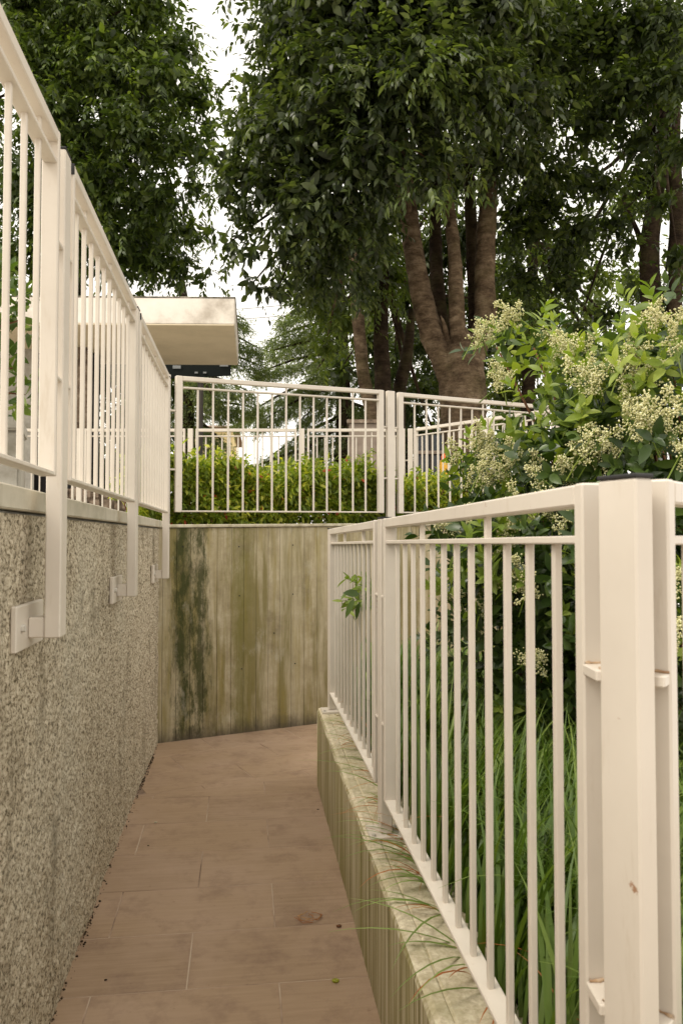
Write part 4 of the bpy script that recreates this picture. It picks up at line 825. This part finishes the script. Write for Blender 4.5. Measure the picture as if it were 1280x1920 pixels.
V, T = blades(pos, azg, .36+.28*rng.random(n), .0080+.0050*rng.random(n), .05+.35*rng.random(n), .5+1.3*rng.random(n))
g1 = from_np('green_blades', V, T, L_GRASS, gs); g1['kind'] = 'stuff'
n = 52; y = np.concatenate([rng.normal(2.2, .22, 28), rng.uniform(1.2, 4.1, 24)]); pos = np.stack([.57+.05*rng.random(n), y, -1.03+RS*(y-2.5)], 1)
V, T = blades(pos, math.pi+rng.normal(size=n)*.55,   .20+.20*rng.random(n), .006+.004*rng.random(n), .75+.45*rng.random(n), .5+.8*rng.random(n))
g3 = from_np('overhanging_blades', V, T, leafmat('pale_overhang_blade', (.16, .23, .06), (.25, .34, .10), (.34, .44, .15), .3, .42, .35), gs); g3['kind'] = 'stuff'
n = 360; px = np.concatenate([.56+.03*rng.random(60), .6+1.6*rng.random(300)]); y = np.concatenate([rng.uniform(1.2, 4.15, 60), rng.uniform(1.0, 4, 300)]); pos = np.stack([px, y, -1.02+RS*(y-2.5)], 1)
az = np.concatenate([math.pi+rng.normal(size=60)*.7, rng.uniform(0, 6.28, 300)]); ln = np.concatenate([.14+.14*rng.random(60), .25+.25*rng.random(300)])
V, T = blades(pos, az, ln, .004+.004*rng.random(n), .5+.6*rng.random(n), .6+1.2*rng.random(n))
g4 = from_np('dry_blades', V, T, L_DRY, gs); g4['kind'] = 'stuff'

# ------------------------------------------------------------------ litter on the paving, cables
def on_ramp(u, v):
    r = at(u, v, 1.0); t = -1.5/(r.z-RS*r.y); return r*t
nd = thing('needle_tuft', on_ramp(580, 1720), 'curl of dry brown pine needles lying on the tiles near the kerb', 'debris')
q = on_ramp(580, 1722); parts = []
for i in range(11):
    a0 = random.uniform(0, 6.28); r0 = random.uniform(.012, .06); pts = [(q.x+r0*math.cos(a0+t*.55)+random.uniform(-.004, .004), q.y+r0*.75*math.sin(a0+t*.55), q.z+.004+random.uniform(0, .01)) for t in range(4)]; parts.append(tube_np(pts, [.0011]*4, 4))
V, T = merge(parts); from_np('needles', V, T, L_DRY, nd)
spots = [((292, 1543), .010, 'tiny pale pebble at the left of the upper tiles'), ((628, 1841), .014, 'small yellowish fallen leaf bit on the tiles beside the kerb'), ((596, 1518), .006, 'dark crumb by the kerb foot near the far landing'), ((278, 1586), .005, 'dark crumb on the tiles near the stucco wall foot'), ((198, 1838), .006, 'dark crumb on the near left tiles'), ((635, 1738), .012, 'scrap of dry brown bark beside the needle curl')]
for i, ((u, v), r, lab) in enumerate(spots):
    bm = bmesh.new(); bmesh.ops.create_icosphere(bm, subdivisions=1, radius=r); q = on_ramp(u, v)
    for vv in bm.verts: vv.co = Vector((vv.co.x*random.uniform(.7, 1.3), vv.co.y*random.uniform(.5, 1), vv.co.z*.35))
    bmesh.ops.translate(bm, verts=bm.verts, vec=q+Vector((0, 0, r*.3)))
    o = from_bm('debris', bm, (M_WALLTOP, L_HEDGE, M_SOIL, M_SOIL, M_SOIL, M_TWIG)[i]); tag(o, lab, 'debris')
rng = np.random.default_rng(111); n = 500; y = np.concatenate([rng.uniform(1.6, 5.2, 200)]+[rng.normal(c_, .10, 50) for c_ in rng.uniform(1.8, 5.0, 6)]); P = np.stack([-.548+.014*rng.random(n)**2, y, np.where(y < 4.16, -1.5+RS*y, ZL)+.002], 1)
V, T = octa(P, .0012+.0045*rng.random(n)**3); dl = from_np('wall_foot_dirt', V, T, M_SOIL); tag(dl, 'line of dark soil crumbs along the foot of the pebble-dashed wall', 'dirt', kind='stuff')
for (p, lab) in ((((300, 586, 26), (470, 578, 26), (640, 560, 26)), 'upper thin overhead cable crossing the sky gap beside the canopy'), (((300, 606, 26), (470, 597, 26), (640, 582, 26)), 'lower thin overhead cable crossing the sky gap beside the canopy')):
    o = tube('overhead_cable', [stem(*x) for x in p], [.012]*3, M_POLE, None, 6, 0, 5); tag(o, lab, 'cable', 'overhead cables')
